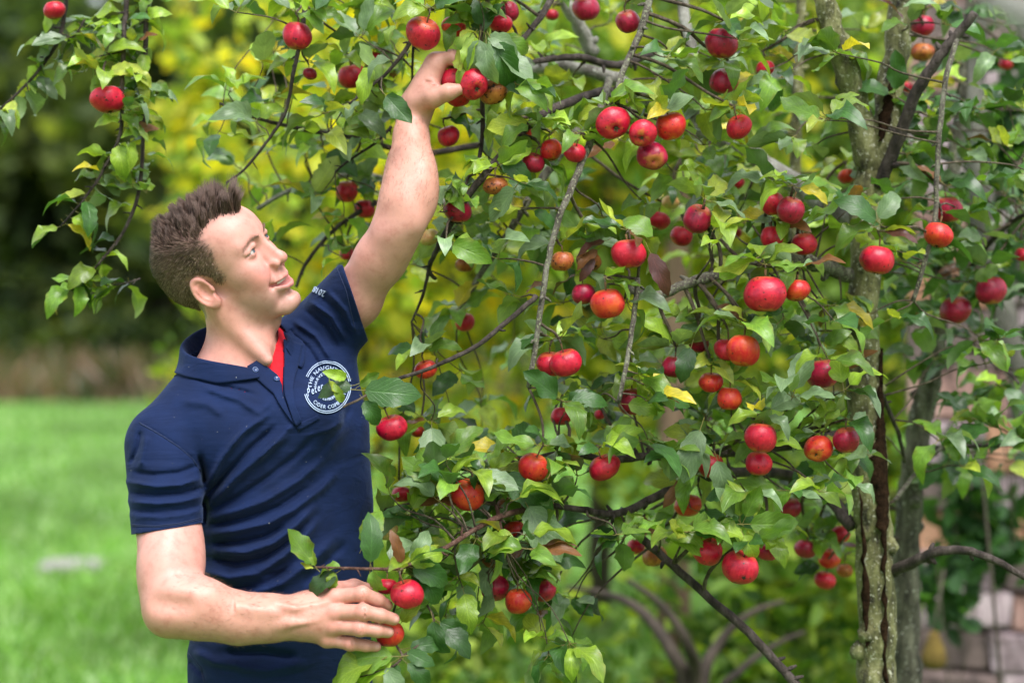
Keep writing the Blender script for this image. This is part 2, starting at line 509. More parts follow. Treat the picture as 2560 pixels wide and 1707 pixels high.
# bare dark stems of the shrub in the lower middle
st = empty('bare_stems', (W(1690, 1707, 5.6).x, 5.6, 0)); tag(st, 'dark forked bare stems low down below the red apples', 'shrub')
M_STEM = bark_mat('dark_stem_bark', (0.018, 0.013, 0.010), (0.045, 0.033, 0.024), (0.08, 0.06, 0.045), 8)
def stem(pts, r0, r1):
    p, r = smooth_path([D(x, y, 5.6 + dy) - Vector(st.location) for x, y, dy in pts], [r0 + (r1 - r0) * i / (len(pts) - 1) for i in range(len(pts))], 4)
    mb = MB(); mb.tube(p, r, 8); mb.build('stem', M_STEM, st)
stem([(1590, 2100, 0), (1580, 1620, 0), (1545, 1500, 0), (1470, 1400, 0.1), (1380, 1360, 0.2), (1300, 1350, 0.2)], 0.028, 0.006)
stem([(1590, 2100, 0), (1600, 1600, 0), (1580, 1480, -0.1), (1520, 1390, -0.1), (1440, 1330, -0.1)], 0.026, 0.006)
stem([(1590, 2100, 0.05), (1610, 1600, 0.05), (1650, 1480, 0.1), (1720, 1410, 0.1), (1800, 1380, 0.1)], 0.024, 0.006)
stem([(1600, 2100, -0.05), (1640, 1640, 0), (1700, 1540, 0), (1780, 1480, 0.05), (1850, 1450, 0.1)], 0.018, 0.005)
bt = empty('slim_tree', (W(1680, 1300, 8.0).x, 8.0, 0)); tag(bt, 'blurred brown tree trunk below the middle of the apple tree', 'tree')
mb = MB(); mb.tube([(0, 0, -0.05), (0.01, 0, 0.7), (0.0, 0.02, 1.5), (0.06, 0.05, 2.6), (0.05, 0.1, 3.4)], [0.085, 0.065, 0.055, 0.045, 0.02], 10); mb.build('trunk', bark_mat('brown_bark', (0.07, 0.045, 0.025), (0.13, 0.085, 0.05), (0.20, 0.14, 0.08), 6), bt)
u = leaf_cloud(np.random.default_rng(77), [(0, 0, 2.4), (0.3, 0.2, 2.9), (-0.4, 0, 2.7), (0.1, 0.3, 3.4)], [(0.6, 0.5, 0.4)] * 4, 2200, 0.10, YGR + GRN)
o = obj_np('crown', u[0], u[1], M_FAR_LEAF, bt, cols=u[2], smooth=False); o['kind'] = 'stuff'
# fallen leaves and low growth under the trees
u = leaf_cloud(np.random.default_rng(21), [(x * 0.35 - 0.4, 5.3 + (k % 7) * 0.75, 0.12) for k, x in enumerate(range(16))] * 2, [(0.6, 0.6, 0.16)] * 32, 9000, 0.07, GRN * 3 + YGR[:3])
tag(obj_np('ground_cover', u[0], u[1], M_FAR_LEAF, cols=u[2], smooth=False), 'low green and yellow growth on the ground under the trees', 'ground cover', kind='stuff')

# ---- stone wall at the right
wall = empty('stone_wall', (2.1, 6.9, 0)); tag(wall, 'weathered pinkish stone wall behind the trunks at the right', 'wall')
wa = math.radians(-18)                      # the wall runs off to the right and slightly towards the camera
wu = Vector((math.cos(wa), math.sin(wa), 0)); wnrm = Vector((math.sin(wa), -math.cos(wa), 0))
w0 = Vector((1.44, 7.10, 0)) - Vector(wall.location)
def wallp(u, z, d): return w0 + wu * u + Vector((0, 0, z)) + wnrm * d
def wall_stone(a, b_):
    m, nt, b = new_mat('wall_stone')
    tc = nt.nodes.new('ShaderNodeTexCoord'); oi = nt.nodes.new('ShaderNodeObjectInfo')
    ad = N(nt, 'ShaderNodeVectorMath', operation='ADD'); nt.links.new(tc.outputs['Object'], ad.inputs[0]); nt.links.new(oi.outputs['Location'], ad.inputs[1])
    mp = N(nt, 'ShaderNodeMapping'); mp.inputs['Scale'].default_value = (1, 1, 0.4); nt.links.new(ad.outputs[0], mp.inputs['Vector'])
    n1 = N(nt, 'ShaderNodeTexNoise', i_Scale=9.0, i_Detail=7, i_Roughness=0.7); nt.links.new(mp.outputs[0], n1.inputs['Vector'])
    r = ramp(nt, [(0.34, tuple(x * 0.18 for x in a)), (0.45, tuple(x * 0.62 for x in a)), (0.54, a), (0.68, b_)], n1.outputs[0])
    nt.links.new(r.outputs[0], b.inputs['Base Color']); b.inputs['Roughness'].default_value = 0.9
    n2 = N(nt, 'ShaderNodeTexNoise', i_Scale=40.0, i_Detail=5, i_Roughness=0.7); nt.links.new(ad.outputs[0], n2.inputs['Vector'])
    bump(nt, b, n2.outputs[0], 0.9, 0.02)
    return m
stone_mats = []
for i, (a, b_) in enumerate([((0.36, 0.21, 0.18), (0.54, 0.37, 0.33)), ((0.31, 0.23, 0.25), (0.47, 0.38, 0.42)), ((0.40, 0.20, 0.12), (0.56, 0.33, 0.22)), ((0.18, 0.13, 0.12), (0.32, 0.24, 0.22)), ((0.40, 0.31, 0.33), (0.60, 0.50, 0.52))]):
    stone_mats.append(wall_stone(a, b_))
mortar = flat_mat('wall_mortar', [(0.3, (0.11, 0.08, 0.075)), (0.7, (0.24, 0.17, 0.16))], 9)
mb = MB()
vv = []
for d in (0.0, -0.35):
    for u_, z in ((0, -0.05), (3.0, -0.05), (3.0, 3.05), (0, 3.05)):
        vv.append(tuple(wallp(u_, z, d)))
mb.add(vv, [[0, 1, 2, 3], [7, 6, 5, 4], [0, 4, 5, 1], [3, 2, 6, 7], [0, 3, 7, 4], [1, 5, 6, 2]]); mb.build('core', mortar, wall, smooth=False)
def stone_mesh(w, h, mat, rr):
    bm = bmesh.new()
    bmesh.ops.create_cube(bm, size=1.0)
    for v_ in bm.verts: v_.co = Vector((v_.co.x * w, v_.co.y * 0.12, v_.co.z * h))
    bmesh.ops.bevel(bm, geom=bm.edges[:], offset=min(w, h) * 0.07, segments=1, affect='EDGES')
    for v_ in bm.verts: v_.co += Vector((rr.uniform(-1, 1) * 0.012, rr.uniform(-1, 1) * 0.010, rr.uniform(-1, 1) * 0.012))
    me = bpy.data.meshes.new('stone'); bm.to_mesh(me); bm.free(); me.materials.append(mat); return me
rr = random.Random(4)
sm_ = [[stone_mesh(w, h, stone_mats[(i + j) % 5], rr) for i, w in enumerate((0.22, 0.30, 0.38, 0.26, 0.34))] for j, h in enumerate((0.13, 0.17, 0.21))]
z = 0.0
while z < 2.98:
    j = rr.randrange(3); h = (0.13, 0.17, 0.21)[j] + 0.009
    u_ = -rr.uniform(0, 0.03)
    while u_ < 2.9:
        i = rr.randrange(5); w = (0.22, 0.30, 0.38, 0.26, 0.34)[i] + 0.009
        if True:
            q = bpy.data.objects.new('stone', sm_[j][i]); link(q, wall)
            q.location = wallp(u_ + w / 2, z + h / 2, 0.0 + rr.uniform(-0.008, 0.010)); q.rotation_euler = (rr.uniform(-0.03, 0.03), rr.uniform(-0.03, 0.03), wa + rr.choice((0, math.pi)))
        u_ += w
    z += h
far_tree('wall_plant', 'leafy green climber growing against the stone wall low at the right', (W(2400, 1400, 6.0).x, 6.0, 0), 1.20, 0.17, 420, 0.075, [(0.035, 0.095, 0.025), (0.05, 0.13, 0.04), (0.022, 0.065, 0.02)], 61, 'plants by the stone wall', 0.006, 8, 0.62, cat='plant')
far_tree('wall_plant', 'dark green leafy branch growth along the stone wall at the right edge', (W(2530, 600, 5.6).x, 5.6, 0), 2.35, 0.20, 360, 0.080, [(0.03, 0.085, 0.022), (0.05, 0.13, 0.035), (0.022, 0.06, 0.018)], 62, 'plants by the stone wall', 0.007, 10, 0.74, cat='plant')
# a pear hanging by the wall
pc = W(2335, 1625, 5.75)
prof = [(0.0, -0.055), (0.018, -0.054), (0.034, -0.040), (0.038, -0.020), (0.030, 0.008), (0.019, 0.034), (0.015, 0.048), (0.008, 0.056), (0.0, 0.057)]
v = []; f = []
for r_, z_ in prof:
    for k in range(14):
        a = 2 * math.pi * k / 14; v.append((max(r_, 1e-4) * math.cos(a), max(r_, 1e-4) * math.sin(a), z_))
for i in range(len(prof) - 1):
    for k in range(14): f.append([i * 14 + k, i * 14 + (k + 1) % 14, (i + 1) * 14 + (k + 1) % 14, (i + 1) * 14 + k])
pear = empty('pear', pc); tag(pear, 'brown-green pear hanging by the stone wall at lower right', 'pear')
obj_np('fruit', v, f, flat_mat('pear_skin', [(0.3, (0.10, 0.065, 0.018)), (0.7, (0.20, 0.14, 0.03))], 30), pear)
mb = MB(); mb.tube([(0, 0, 0.055), (0.004, 0, 0.09), (0.02, 0.02, 0.15), (0.05, 0.1, 0.22)], [0.003, 0.0025, 0.003, 0.004], 6); mb.build('stalk', M_FAR_BARK, pear)

# ================================================================== the apple tree
M_BARK = bark_mat('apple_bark', (0.026, 0.022, 0.012), (0.140, 0.138, 0.052), (0.29, 0.29, 0.13), 40, ((0.52, 0.51, 0.40), 0.575))
M_BARK_GREY = bark_mat('grey_limb_bark', (0.10, 0.09, 0.075), (0.22, 0.21, 0.18), (0.36, 0.35, 0.31), 26, ((0.46, 0.47, 0.42), 0.58))
M_BARK_DARK = bark_mat('dark_twig_bark', (0.020, 0.014, 0.012), (0.055, 0.040, 0.034), (0.12, 0.095, 0.085), 60, ((0.30, 0.30, 0.24), 0.68))
M_LICHEN = bark_mat('lichen_twig_bark', (0.045, 0.035, 0.030), (0.13, 0.11, 0.09), (0.26, 0.25, 0.20), 70, ((0.34, 0.36, 0.22), 0.55))
M_RED_TWIG = bark_mat('reddish_twig_bark', (0.06, 0.025, 0.018), (0.12, 0.055, 0.04), (0.20, 0.12, 0.09), 70)

M_BARK_2 = bark_mat('lichened_dark_bark', (0.025, 0.022, 0.015), (0.085, 0.080, 0.055), (0.19, 0.185, 0.13), 34, ((0.42, 0.42, 0.36), 0.60))
M_BARK_T3 = bark_mat('dark_grey_bark', (0.04, 0.038, 0.032), (0.095, 0.09, 0.075), (0.17, 0.165, 0.14), 14)  # third trunk: the bark itself is dark grey
tree = empty('apple_tree', (W(2175, 1700, 3.86).x, 3.86, 0)); tag(tree, 'apple tree with forked lichen-spotted trunk and branches full of red apples', 'tree')
TO = Vector(tree.location)
tree2 = empty('apple_tree', (W(2275, 1700, 4.35).x, 4.35, 0)); tag(tree2, 'darker slim tree close behind the forked trunk, at its right', 'tree')
tree3 = empty('slim_tree', (W(2690, 700, 5.2).x, 5.2, 0)); tag(tree3, 'grey slim tree trunk against the stone wall at upper right', 'tree')
BR_PTS = []            # points where twigs may start
rb = random.Random(31)
def limb(pts, r0, r1, mat, parent=tree, name='branch', per=5, sides=10, wob=0.10, attach=True, rr=None, label=None):
    """pts: (display x, display y, distance)"""
    n = len(pts)
    P = [D(*p) for p in pts]
    radii = rr or [r0 + (r1 - r0) * i / (n - 1) for i in range(n)]
    p, r = smooth_path(P, radii, per)
    if attach:
        for q, s in zip(p, r): BR_PTS.append((q.copy(), s))
    p = [q + Vector((rb.uniform(-1, 1), rb.uniform(-1, 1), rb.uniform(-1, 1))) * s * 0.16 for q, s in zip(p, r)]
    mb = MB(); mb.tube([q - Vector(parent.location) for q in p], r, sides, wob=wob, rng=rb)
    if r0 < 0.02:                                   # knots and spur stubs
        for _ in range(max(1, n)):
            i = rb.randrange(1, len(p) - 1); t = (p[i + 1] - p[i - 1]).normalized(); o = t.orthogonal().normalized(); o.rotate(Quaternion(t, rb.uniform(0, 6.28)))
            a = p[i] - Vector(parent.location)
            mb.tube([a, a + o * (r[i] + 0.004) + t * 0.003, a + o * (r[i] + rb.uniform(0.006, 0.016)) + t * 0.007], [r[i] * 0.6, r[i] * 0.55, r[i] * 0.3], 5)
    o = mb.build(name, mat, parent)
    if label: o['label'] = label
    return o

# trunk and main forks (wide rough tubes)
limb([(2022, 2560, 3.86), (2018, 1700, 3.86), (2012, 1500, 3.86), (2008, 1300, 3.86), (1998, 1100, 3.86), (1985, 900, 3.86), (1984, 700, 3.86), (1990, 520, 3.86), (2006, 390, 3.86)], 0, 0, M_BARK, name='trunk', sides=22, wob=0.06,
     rr=[0.050, 0.0385, 0.0370, 0.0360, 0.0345, 0.0315, 0.0300, 0.0300, 0.0300], label='pale greenish lichen-spotted trunk')
limb([(2006, 400, 3.86), (1975, 270, 3.84), (1945, 160, 3.82), (1912, 60, 3.80), (1885, -40, 3.79), (1860, -160, 3.80)], 0.0275, 0.017, M_BARK, sides=16)
limb([(2008, 400, 3.86), (2032, 290, 3.86), (2048, 180, 3.88), (2062, 80, 3.90), (2080, -40, 3.92), (2100, -160, 3.95)], 0.028, 0.022, M_BARK, sides=16)
# dark canker wounds on the trunk
m_canker, nt, b = new_mat('canker_wound')
n1 = noise(nt, 60, 6, 0.7); r_ = ramp(nt, [(0.35, (0.008, 0.005, 0.003)), (0.70, (0.045, 0.024, 0.013))], n1.outputs[0]); nt.links.new(r_.outputs[0], b.inputs['Base Color']); b.inputs['Roughness'].default_value = 0.95; b.inputs['Specular IOR Level'].default_value = 0.05
bump(nt, b, noise(nt, 130, 5, 0.7).outputs[0], 1.0, 0.01)
T_LINE = [(1700, 2018, 0.0385), (1500, 2012, 0.0370), (1300, 2008, 0.0360), (1100, 1998, 0.0345), (900, 1985, 0.0315), (700, 1984, 0.0300), (520, 1990, 0.0300), (390, 2006, 0.0300), (290, 2032, 0.0272), (180, 2048, 0.0262)]
def canker(rows):
    """rows: display y, angle on the trunk (0 faces us, + to the right), half angle: a blackened scar lying on the bark"""
    ys = np.array([t[0] for t in T_LINE])[::-1]; xs = np.array([t[1] for t in T_LINE])[::-1]; rs = np.array([t[2] for t in T_LINE])[::-1]
    v = []; f = []
    ry = []
    for i in range(len(rows) - 1):
        for s_ in range(5):
            t = s_ / 5; ry.append([rows[i][k] * (1 - t) + rows[i + 1][k] * t for k in range(3)])
    ry.append(list(rows[-1]))
    m = 11
    for n_, (dy, an, ha) in enumerate(ry):
        c = D(float(np.interp(dy, ys, xs)), dy, 3.86) - TO; r = float(np.interp(dy, ys, rs))
        ja, jb = rb.uniform(-0.16, 0.16), rb.uniform(-0.16, 0.16)
        for k in range(m):
            u = k / (m - 1) * 2 - 1
            a = math.radians(an) + u * math.radians(ha) + (ja if u < 0 else jb) * abs(u)
            rr_ = r * 1.07 + 0.0050 * (1 - u * u) ** 0.5 * (0.7 + 0.6 * rb.random()) + 0.0012
            v.append((c.x + math.sin(a) * rr_, c.y - math.cos(a) * rr_, c.z + rb.uniform(-0.003, 0.003)))
    for i in range(len(ry) - 1):
        for k in range(m - 1): f.append([i * m + k, i * m + k + 1, (i + 1) * m + k + 1, (i + 1) * m + k])
    o = obj_np('canker', v, f, m_canker, tree); o['label'] = 'blackened canker wound in the bark'
canker([(1680, 12, 4), (1560, 13, 6), (1450, 14, 5), (1350, 16, 6), (1260, 19, 7), (1190, 22, 16), (1130, 26, 30), (1070, 28, 34), (1020, 32, 28), (980, 40, 18), (930, 48, 14), (870, 52, 7), (800, 56, 4)])
canker([(330, -8, 6), (300, -10, 14), (265, -12, 24), (230, -10, 20), (200, -6, 11), (180, -4, 5)])
canker([(1480, -34, 4), (1400, -36, 6), (1300, -38, 7), (1200, -38, 5), (1120, -40, 3)])

# limbs and branches
limb([(1990, 520, 3.90), (1900, 470, 4.00), (1790, 400, 4.06), (1700, 340, 4.08), (1590, 290, 4.06), (1480, 220, 4.05), (1400, 178, 4.04), (1300, 155, 4.05), (1210, 165, 4.08), (1120, 190, 4.12)], 0.024, 0.009, M_BARK_GREY, sides=12)
limb([(1590, 290, 4.06), (1600, 160, 4.10), (1575, 60, 4.12), (1560, -60, 4.15)], 0.013, 0.011, M_BARK_GREY)
limb([(1830, 620, 4.3), (1826, 400, 4.3), (1830, 250, 4.3), (1835, 100, 4.3), (1840, -40, 4.3)], 0.014, 0.010, M_BARK, sides=8)
limb([(1360, 120, 4.15), (1330, 60, 4.12), (1290, -10, 4.1), (1260, -80, 4.1)], 0.016, 0.012, M_BARK_GREY)
limb([(2020, 430, 3.84), (2058, 330, 3.80), (2098, 225, 3.76), (2150, 140, 3.73), (2190, 90, 3.72), (2240, 30, 3.70)], 0.0135, 0.008, M_BARK_DARK)
limb([(2200, 80, 3.72), (2175, 170, 3.70), (2160, 280, 3.70), (2152, 400, 3.70), (2148, 500, 3.70), (2125, 600, 3.70), (2098, 690, 3.71)], 0.0055, 0.0045, M_LICHEN)
limb([(1500, -60, 3.66), (1485, 30, 3.64), (1455, 110, 3.62), (1425, 180, 3.60), (1418, 240, 3.58)], 0.0075, 0.005, M_LICHEN)
limb([(1400, 180, 3.90), (1375, 270, 3.66), (1345, 350, 3.58), (1318, 420, 3.55), (1292, 480, 3.53), (1265, 570, 3.52), (1246, 680, 3.51), (1232, 780, 3.51), (1214, 890, 3.52)], 0.0075, 0.0045, M_LICHEN)
limb([(1330, 300, 4.0), (1250, 405, 3.95), (1170, 530, 3.92), (1110, 620, 3.90), (1062, 700, 3.90)], 0.0095, 0.005, M_LICHEN)
limb([(1465, 640, 3.56), (1455, 735, 3.54), (1436, 850, 3.52), (1420, 925, 3.52)], 0.005, 0.004, M_LICHEN)
limb([(1950, 632, 3.84), (1870, 605, 3.76), (1800, 598, 3.70), (1720, 612, 3.66), (1640, 630, 3.62), (1570, 655, 3.60), (1500, 680, 3.60), (1440, 660, 3.60)], 0.015, 0.007, M_LICHEN, sides=10)
limb([(1970, 990, 3.84), (1850, 1015, 3.80), (1700, 1035, 3.76), (1560, 1049, 3.72), (1480, 1047, 3.70), (1400, 1056, 3.68), (1300, 1040, 3.66), (1200, 1060, 3.64)], 0.0115, 0.005, M_BARK_DARK)
limb([(1960, 1210, 3.86), (1900, 1140, 3.92), (1840, 1100, 3.95), (1760, 1085, 3.92), (1650, 1090, 3.80), (1530, 1130, 3.72), (1425, 1178, 3.66), (1330, 1168, 3.62), (1270, 1160, 3.60)], 0.014, 0.005, M_BARK_DARK)
limb([(1400, 1175, 3.70), (1480, 1240, 3.68), (1560, 1312, 3.66), (1650, 1392, 3.64), (1720, 1452, 3.63), (1820, 1562, 3.62), (1900, 1640, 3.62)], 0.0075, 0.0085, M_BARK_DARK)
limb([(2045, 1315, 3.86), (2100, 1288, 3.80), (2160, 1266, 3.76), (2230, 1266, 3.74), (2300, 1294, 3.72), (2370, 1335, 3.71)], 0.012, 0.0055, M_BARK_DARK)
limb([(2110, 1030, 4.35), (2200, 1026, 4.2), (2300, 1020, 4.1), (2380, 1018, 4.0)], 0.007, 0.004, M_BARK_DARK, parent=tree2)
limb([(2055, 1150, 3.95), (2105, 1085, 4.0), (2160, 1030, 4.05), (2210, 980, 4.1)], 0.005, 0.003, M_LICHEN)
limb([(2010, 870, 3.88), (2040, 940, 3.95), (2065, 1000, 4.0), (2078, 1060, 4.05)], 0.005, 0.004, M_BARK_DARK)
limb([(1000, 640, 3.72), (985, 620, 3.70), (1005, 570, 3.66), (1032, 520, 3.62), (1082, 440, 3.58), (1140, 370, 3.60), (1232, 272, 3.68), (1330, 226, 3.76), (1400, 208, 3.86)], 0.0035, 0.0095, M_BARK_DARK)
limb([(985, 620, 3.70), (970, 680, 3.72), (945, 740, 3.74)], 0.0035, 0.002, M_BARK_DARK)
limb([(845, 905, 3.42), (880, 880, 3.44), (940, 862, 3.46), (1020, 832, 3.47), (1100, 790, 3.48), (1172, 732, 3.49), (1232, 680, 3.52)], 0.0025, 0.0050, M_BARK_DARK)
limb([(725, 1302, 3.335), (800, 1304, 3.335), (900, 1306, 3.345), (940, 1296, 3.36), (1000, 1272, 3.39), (1060, 1235, 3.43), (1150, 1185, 3.50), (1270, 1160, 3.60)], 0.0018, 0.0055, M_RED_TWIG)
limb([(1140, 1160, 3.52), (1148, 1200, 3.50), (1155, 1250, 3.50)], 0.004, 0.003, M_RED_TWIG)
limb([(1500, 120, 4.0), (1420, 150, 3.90), (1330, 132, 3.84), (1250, 138, 3.80), (1170, 160, 3.74), (1120, 190, 3.66)], 0.009, 0.004, M_BARK_DARK)
limb([(1290, -40, 3.80), (1240, 40, 3.76), (1190, 100, 3.72), (1130, 140, 3.64), (1100, 120, 3.60)], 0.007, 0.003, M_BARK_DARK)
limb([(1105, 200, 3.66), (1108, 240, 3.66), (1108, 300, 3.66), (1104, 350, 3.65), (1090, 400, 3.62)], 0.0045, 0.004, M_BARK_DARK)
# twigs above the man, and the limb above the frame that the left-hand sprays hang from
limb([(1860, -160, 3.80), (1600, -260, 3.75), (1250, -300, 3.72), (900, -260, 3.75), (600, -220, 3.80), (330, -160, 3.86), (120, -120, 3.90), (-60, -60, 3.92)], 0.017, 0.006, M_BARK)
limb([(985, -260, 3.74), (975, -60, 3.70), (960, 60, 3.68), (905, 150, 3.68), (845, 205, 3.68), (800, 240, 3.69)], 0.006, 0.002, M_BARK_DARK)
limb([(950, 70, 3.70), (948, 140, 3.72), (945, 230, 3.76)], 0.003, 0.002, M_BARK_DARK)
limb([(720, -240, 3.78), (705, -20, 3.70), (690, 90, 3.67), (672, 180, 3.67), (655, 260, 3.70), (610, 330, 3.72), (560, 390, 3.74), (520, 420, 3.76)], 0.005, 0.002, M_BARK_DARK)
limb([(1120, 330, 4.06), (960, 352, 3.98), (830, 320, 3.92), (740, 305, 3.88), (640, 285, 3.86), (560, 262, 3.84), (505, 238, 3.84)], 0.007, 0.0025, M_BARK_DARK)
limb([(900, 290, 3.76), (860, 330, 3.76), (800, 370, 3.76), (770, 395, 3.78)], 0.003, 0.002, M_BARK_DARK)
limb([(1060, 480, 4.2), (930, 430, 4.15), (830, 400, 4.12), (740, 415, 4.10), (660, 440, 4.08), (590, 480, 4.08)], 0.009, 0.004, M_BARK_GREY)
limb([(1000, 400, 4.05), (900, 450, 4.0), (820, 490, 3.98), (755, 540, 3.96), (700, 610, 3.95), (680, 660, 3.95)], 0.006, 0.003, M_BARK_DARK)
LS = []   # left-hand sprays
for pts, a, b_ in (([(300, -170, 3.87), (292, -20, 3.80), (284, 100, 3.76), (280, 220, 3.74), (276, 310, 3.74), (235, 395, 3.75), (195, 455, 3.75), (140, 520, 3.76)], 0.0055, 0.0018),
                   ([(345, -170, 3.87), (338, 0, 3.80), (334, 120, 3.78), (330, 250, 3.78), (322, 420, 3.78), (288, 525, 3.79), (240, 590, 3.79), (195, 640, 3.80), (150, 660, 3.80)], 0.0055, 0.0018),
                   ([(170, -130, 3.89), (150, 20, 3.84), (135, 90, 3.82), (90, 160, 3.82), (40, 215, 3.82), (-20, 270, 3.82)], 0.005, 0.002),
                   ([(195, 45, 3.80), (170, 85, 3.80), (150, 80, 3.80)], 0.002, 0.0015), ([(280, 120, 3.76), (230, 130, 3.76), (195, 150, 3.77)], 0.002, 0.0012), ([(322, 640, 3.82), (290, 650, 3.82), (260, 655, 3.82)], 0.002, 0.0012)):
    n0 = len(BR_PTS)
    limb(pts, a, b_, M_BARK_DARK, wob=0.05)
    LS.append([q for q, s in BR_PTS[n0:]])
# pale branch close to the lens, top right
limb([(2085, -60, 3.92), (2120, -260, 3.3), (2140, -330, 2.4), (2190, -220, 1.75), (2270, -45, 1.42), (2420, 72, 1.28), (2700, 215, 1.22), (3100, 420, 1.2)], 0.020, 0.008, M_BARK_GREY, attach=False)
# second and third trunk
limb([(2095, 2600, 4.35), (2090, 1700, 4.35), (2082, 1500, 4.35), (2080, 1300, 4.35), (2088, 1150, 4.35), (2110, 1000, 4.35), (2138, 850, 4.35), (2158, 700, 4.36), (2170, 520, 4.38), (2200, 300, 4.4), (2215, 120, 4.4), (2235, -60, 4.4)], 0, 0, M_BARK_2, parent=tree2, name='trunk', sides=14,
     rr=[0.04, 0.032, 0.030, 0.029, 0.028, 0.027, 0.024, 0.022, 0.018, 0.014, 0.010, 0.008])
limb([(2480, 2250, 5.2), (2440, 1500, 5.2), (2370, 1000, 5.2), (2300, 700, 5.2), (2256, 470, 5.2), (2240, 270, 5.2), (2246, 100, 5.2), (2250, -120, 5.2)], 0.040, 0.025, M_BARK_T3, parent=tree3, name='trunk', sides=12, attach=False)
limb([(2240, 300, 5.2), (2200, 235, 5.15), (2130, 215, 5.1), (2050, 205, 5.1)], 0.009, 0.004, M_BARK_DARK, parent=tree3, attach=False)
limb([(2160, 690, 4.36), (2210, 640, 4.3), (2270, 560, 4.2), (2340, 500, 4.1), (2420, 470, 4.0)], 0.009, 0.004, M_BARK_DARK, parent=tree2)
limb([(2150, 820, 4.36), (2220, 800, 4.3), (2290, 830, 4.2), (2340, 880, 4.1)], 0.008, 0.003, M_BARK_DARK, parent=tree2)
BR_XYZ = np.array([tuple(p) for p, r in BR_PTS]); BR_R = np.array([r for p, r in BR_PTS])

# ================================================================== apples
def apple_skin(name, base, flush, shade, spots=0.715):
    m, nt, b = new_mat(name)
    tc = nt.nodes.new('ShaderNodeTexCoord'); oi = nt.nodes.new('ShaderNodeObjectInfo')
    off = N(nt, 'ShaderNodeVectorMath', operation='MULTIPLY_ADD')
    cv = N(nt, 'ShaderNodeCombineXYZ'); mul = N(nt, 'ShaderNodeMath', operation='MULTIPLY'); mul.inputs[1].default_value = 37.0
    nt.links.new(oi.outputs['Random'], mul.inputs[0])
    for i in range(3): nt.links.new(mul.outputs[0], cv.inputs[i])
    off.inputs[1].default_value = (1, 1, 1)
    nt.links.new(tc.outputs['Object'], off.inputs[0]); nt.links.new(cv.outputs[0], off.inputs[2])
    def nz(scale, det, rough, stretch=None):
        n = N(nt, 'ShaderNodeTexNoise', i_Scale=scale, i_Detail=det, i_Roughness=rough)
        nt.links.new(off.outputs[0], n.inputs['Vector']); return n
    a = nz(1.1, 3, 0.5); r1 = ramp(nt, [(0.42, (0, 0, 0)), (0.66, (1, 1, 1))], a.outputs[0])
    c = mixc(nt, r1.outputs[0], base, flush)
    a2 = nz(1.7, 4, 0.6); r2 = ramp(nt, [(0.45, (0, 0, 0)), (0.70, (1, 1, 1))], a2.outputs[0])
    c = mixc(nt, r2.outputs[0], c, shade)
    mp = N(nt, 'ShaderNodeMapping'); mp.inputs['Scale'].default_value = (5.5, 5.5, 0.8); nt.links.new(off.outputs[0], mp.inputs['Vector'])      # streaks from stalk to eye
    stn = N(nt, 'ShaderNodeTexNoise', i_Scale=1.0, i_Detail=4, i_Roughness=0.6); nt.links.new(mp.outputs[0], stn.inputs['Vector'])
    rs = ramp(nt, [(0.50, (0, 0, 0)), (0.66, (0.6, 0.6, 0.6))], stn.outputs[0])
    c = mixc(nt, rs.outputs[0], c, flush)
    sz = N(nt, 'ShaderNodeSeparateXYZ'); nt.links.new(tc.outputs['Object'], sz.inputs[0])                   # yellowish round stalk and eye
    dz = N(nt, 'ShaderNodeMath', operation='MULTIPLY_ADD'); dz.inputs[1].default_value = 0.9; nt.links.new(a2.outputs[0], dz.inputs[0]); nt.links.new(sz.outputs[2], dz.inputs[2])
    re = ramp(nt, [(0.0, (0.85, 0.85, 0.85)), (0.10, (0, 0, 0)), (0.90, (0, 0, 0)), (1.0, (0.5, 0.5, 0.5))]); 
    mr = N(nt, 'ShaderNodeMapRange'); mr.inputs['From Min'].default_value = -0.42; mr.inputs['From Max'].default_value = 1.25; nt.links.new(dz.outputs[0], mr.inputs['Value']); nt.links.new(mr.outputs[0], re.inputs[0])
    c = mixc(nt, re.outputs[0], c, tuple(0.45 * x + 0.55 * y for x, y in zip(flush, (0.42, 0.24, 0.03))))
    fl = nz(16, 2, 0.5); r3 = ramp(nt, [(0.66, (0, 0, 0)), (0.74, (0.5, 0.5, 0.5))], fl.outputs[0])     # lenticels
    c = mixc(nt, r3.outputs[0], c, tuple(min(1, x * 1.3 + 0.10) for x in flush))
    sc = nz(2.6, 6, 0.72); r4 = ramp(nt, [(spots - 0.10, (0, 0, 0)), (spots - 0.06, (1, 1, 1))], sc.outputs[0])       # scab
    c = mixc(nt, r4.outputs[0], c, (0.030, 0.012, 0.010))
    vo = N(nt, 'ShaderNodeTexVoronoi', i_Scale=2.6); nt.links.new(off.outputs[0], vo.inputs['Vector'])
    r5 = ramp(nt, [(0.10, (1, 1, 1)), (0.16, (0, 0, 0))], vo.outputs['Distance'])
    c = mixc(nt, r5.outputs[0], c, (0.045, 0.016, 0.012))
    nt.links.new(c, b.inputs['Base Color'])
    rr = mixc(nt, r4.outputs[0], (0.33, 0.33, 0.33), (0.8, 0.8, 0.8)); nt.links.new(rr, b.inputs['Roughness'])
    b.inputs['Specular IOR Level'].default_value = 0.4
    b.inputs['Subsurface Weight'].default_value = 0.0
    b.inputs['Coat Weight'].default_value = 0.0; b.inputs['Coat Roughness'].default_value = 0.25
    bump(nt, b, sc.outputs[0], 0.12, 0.05)
    return m
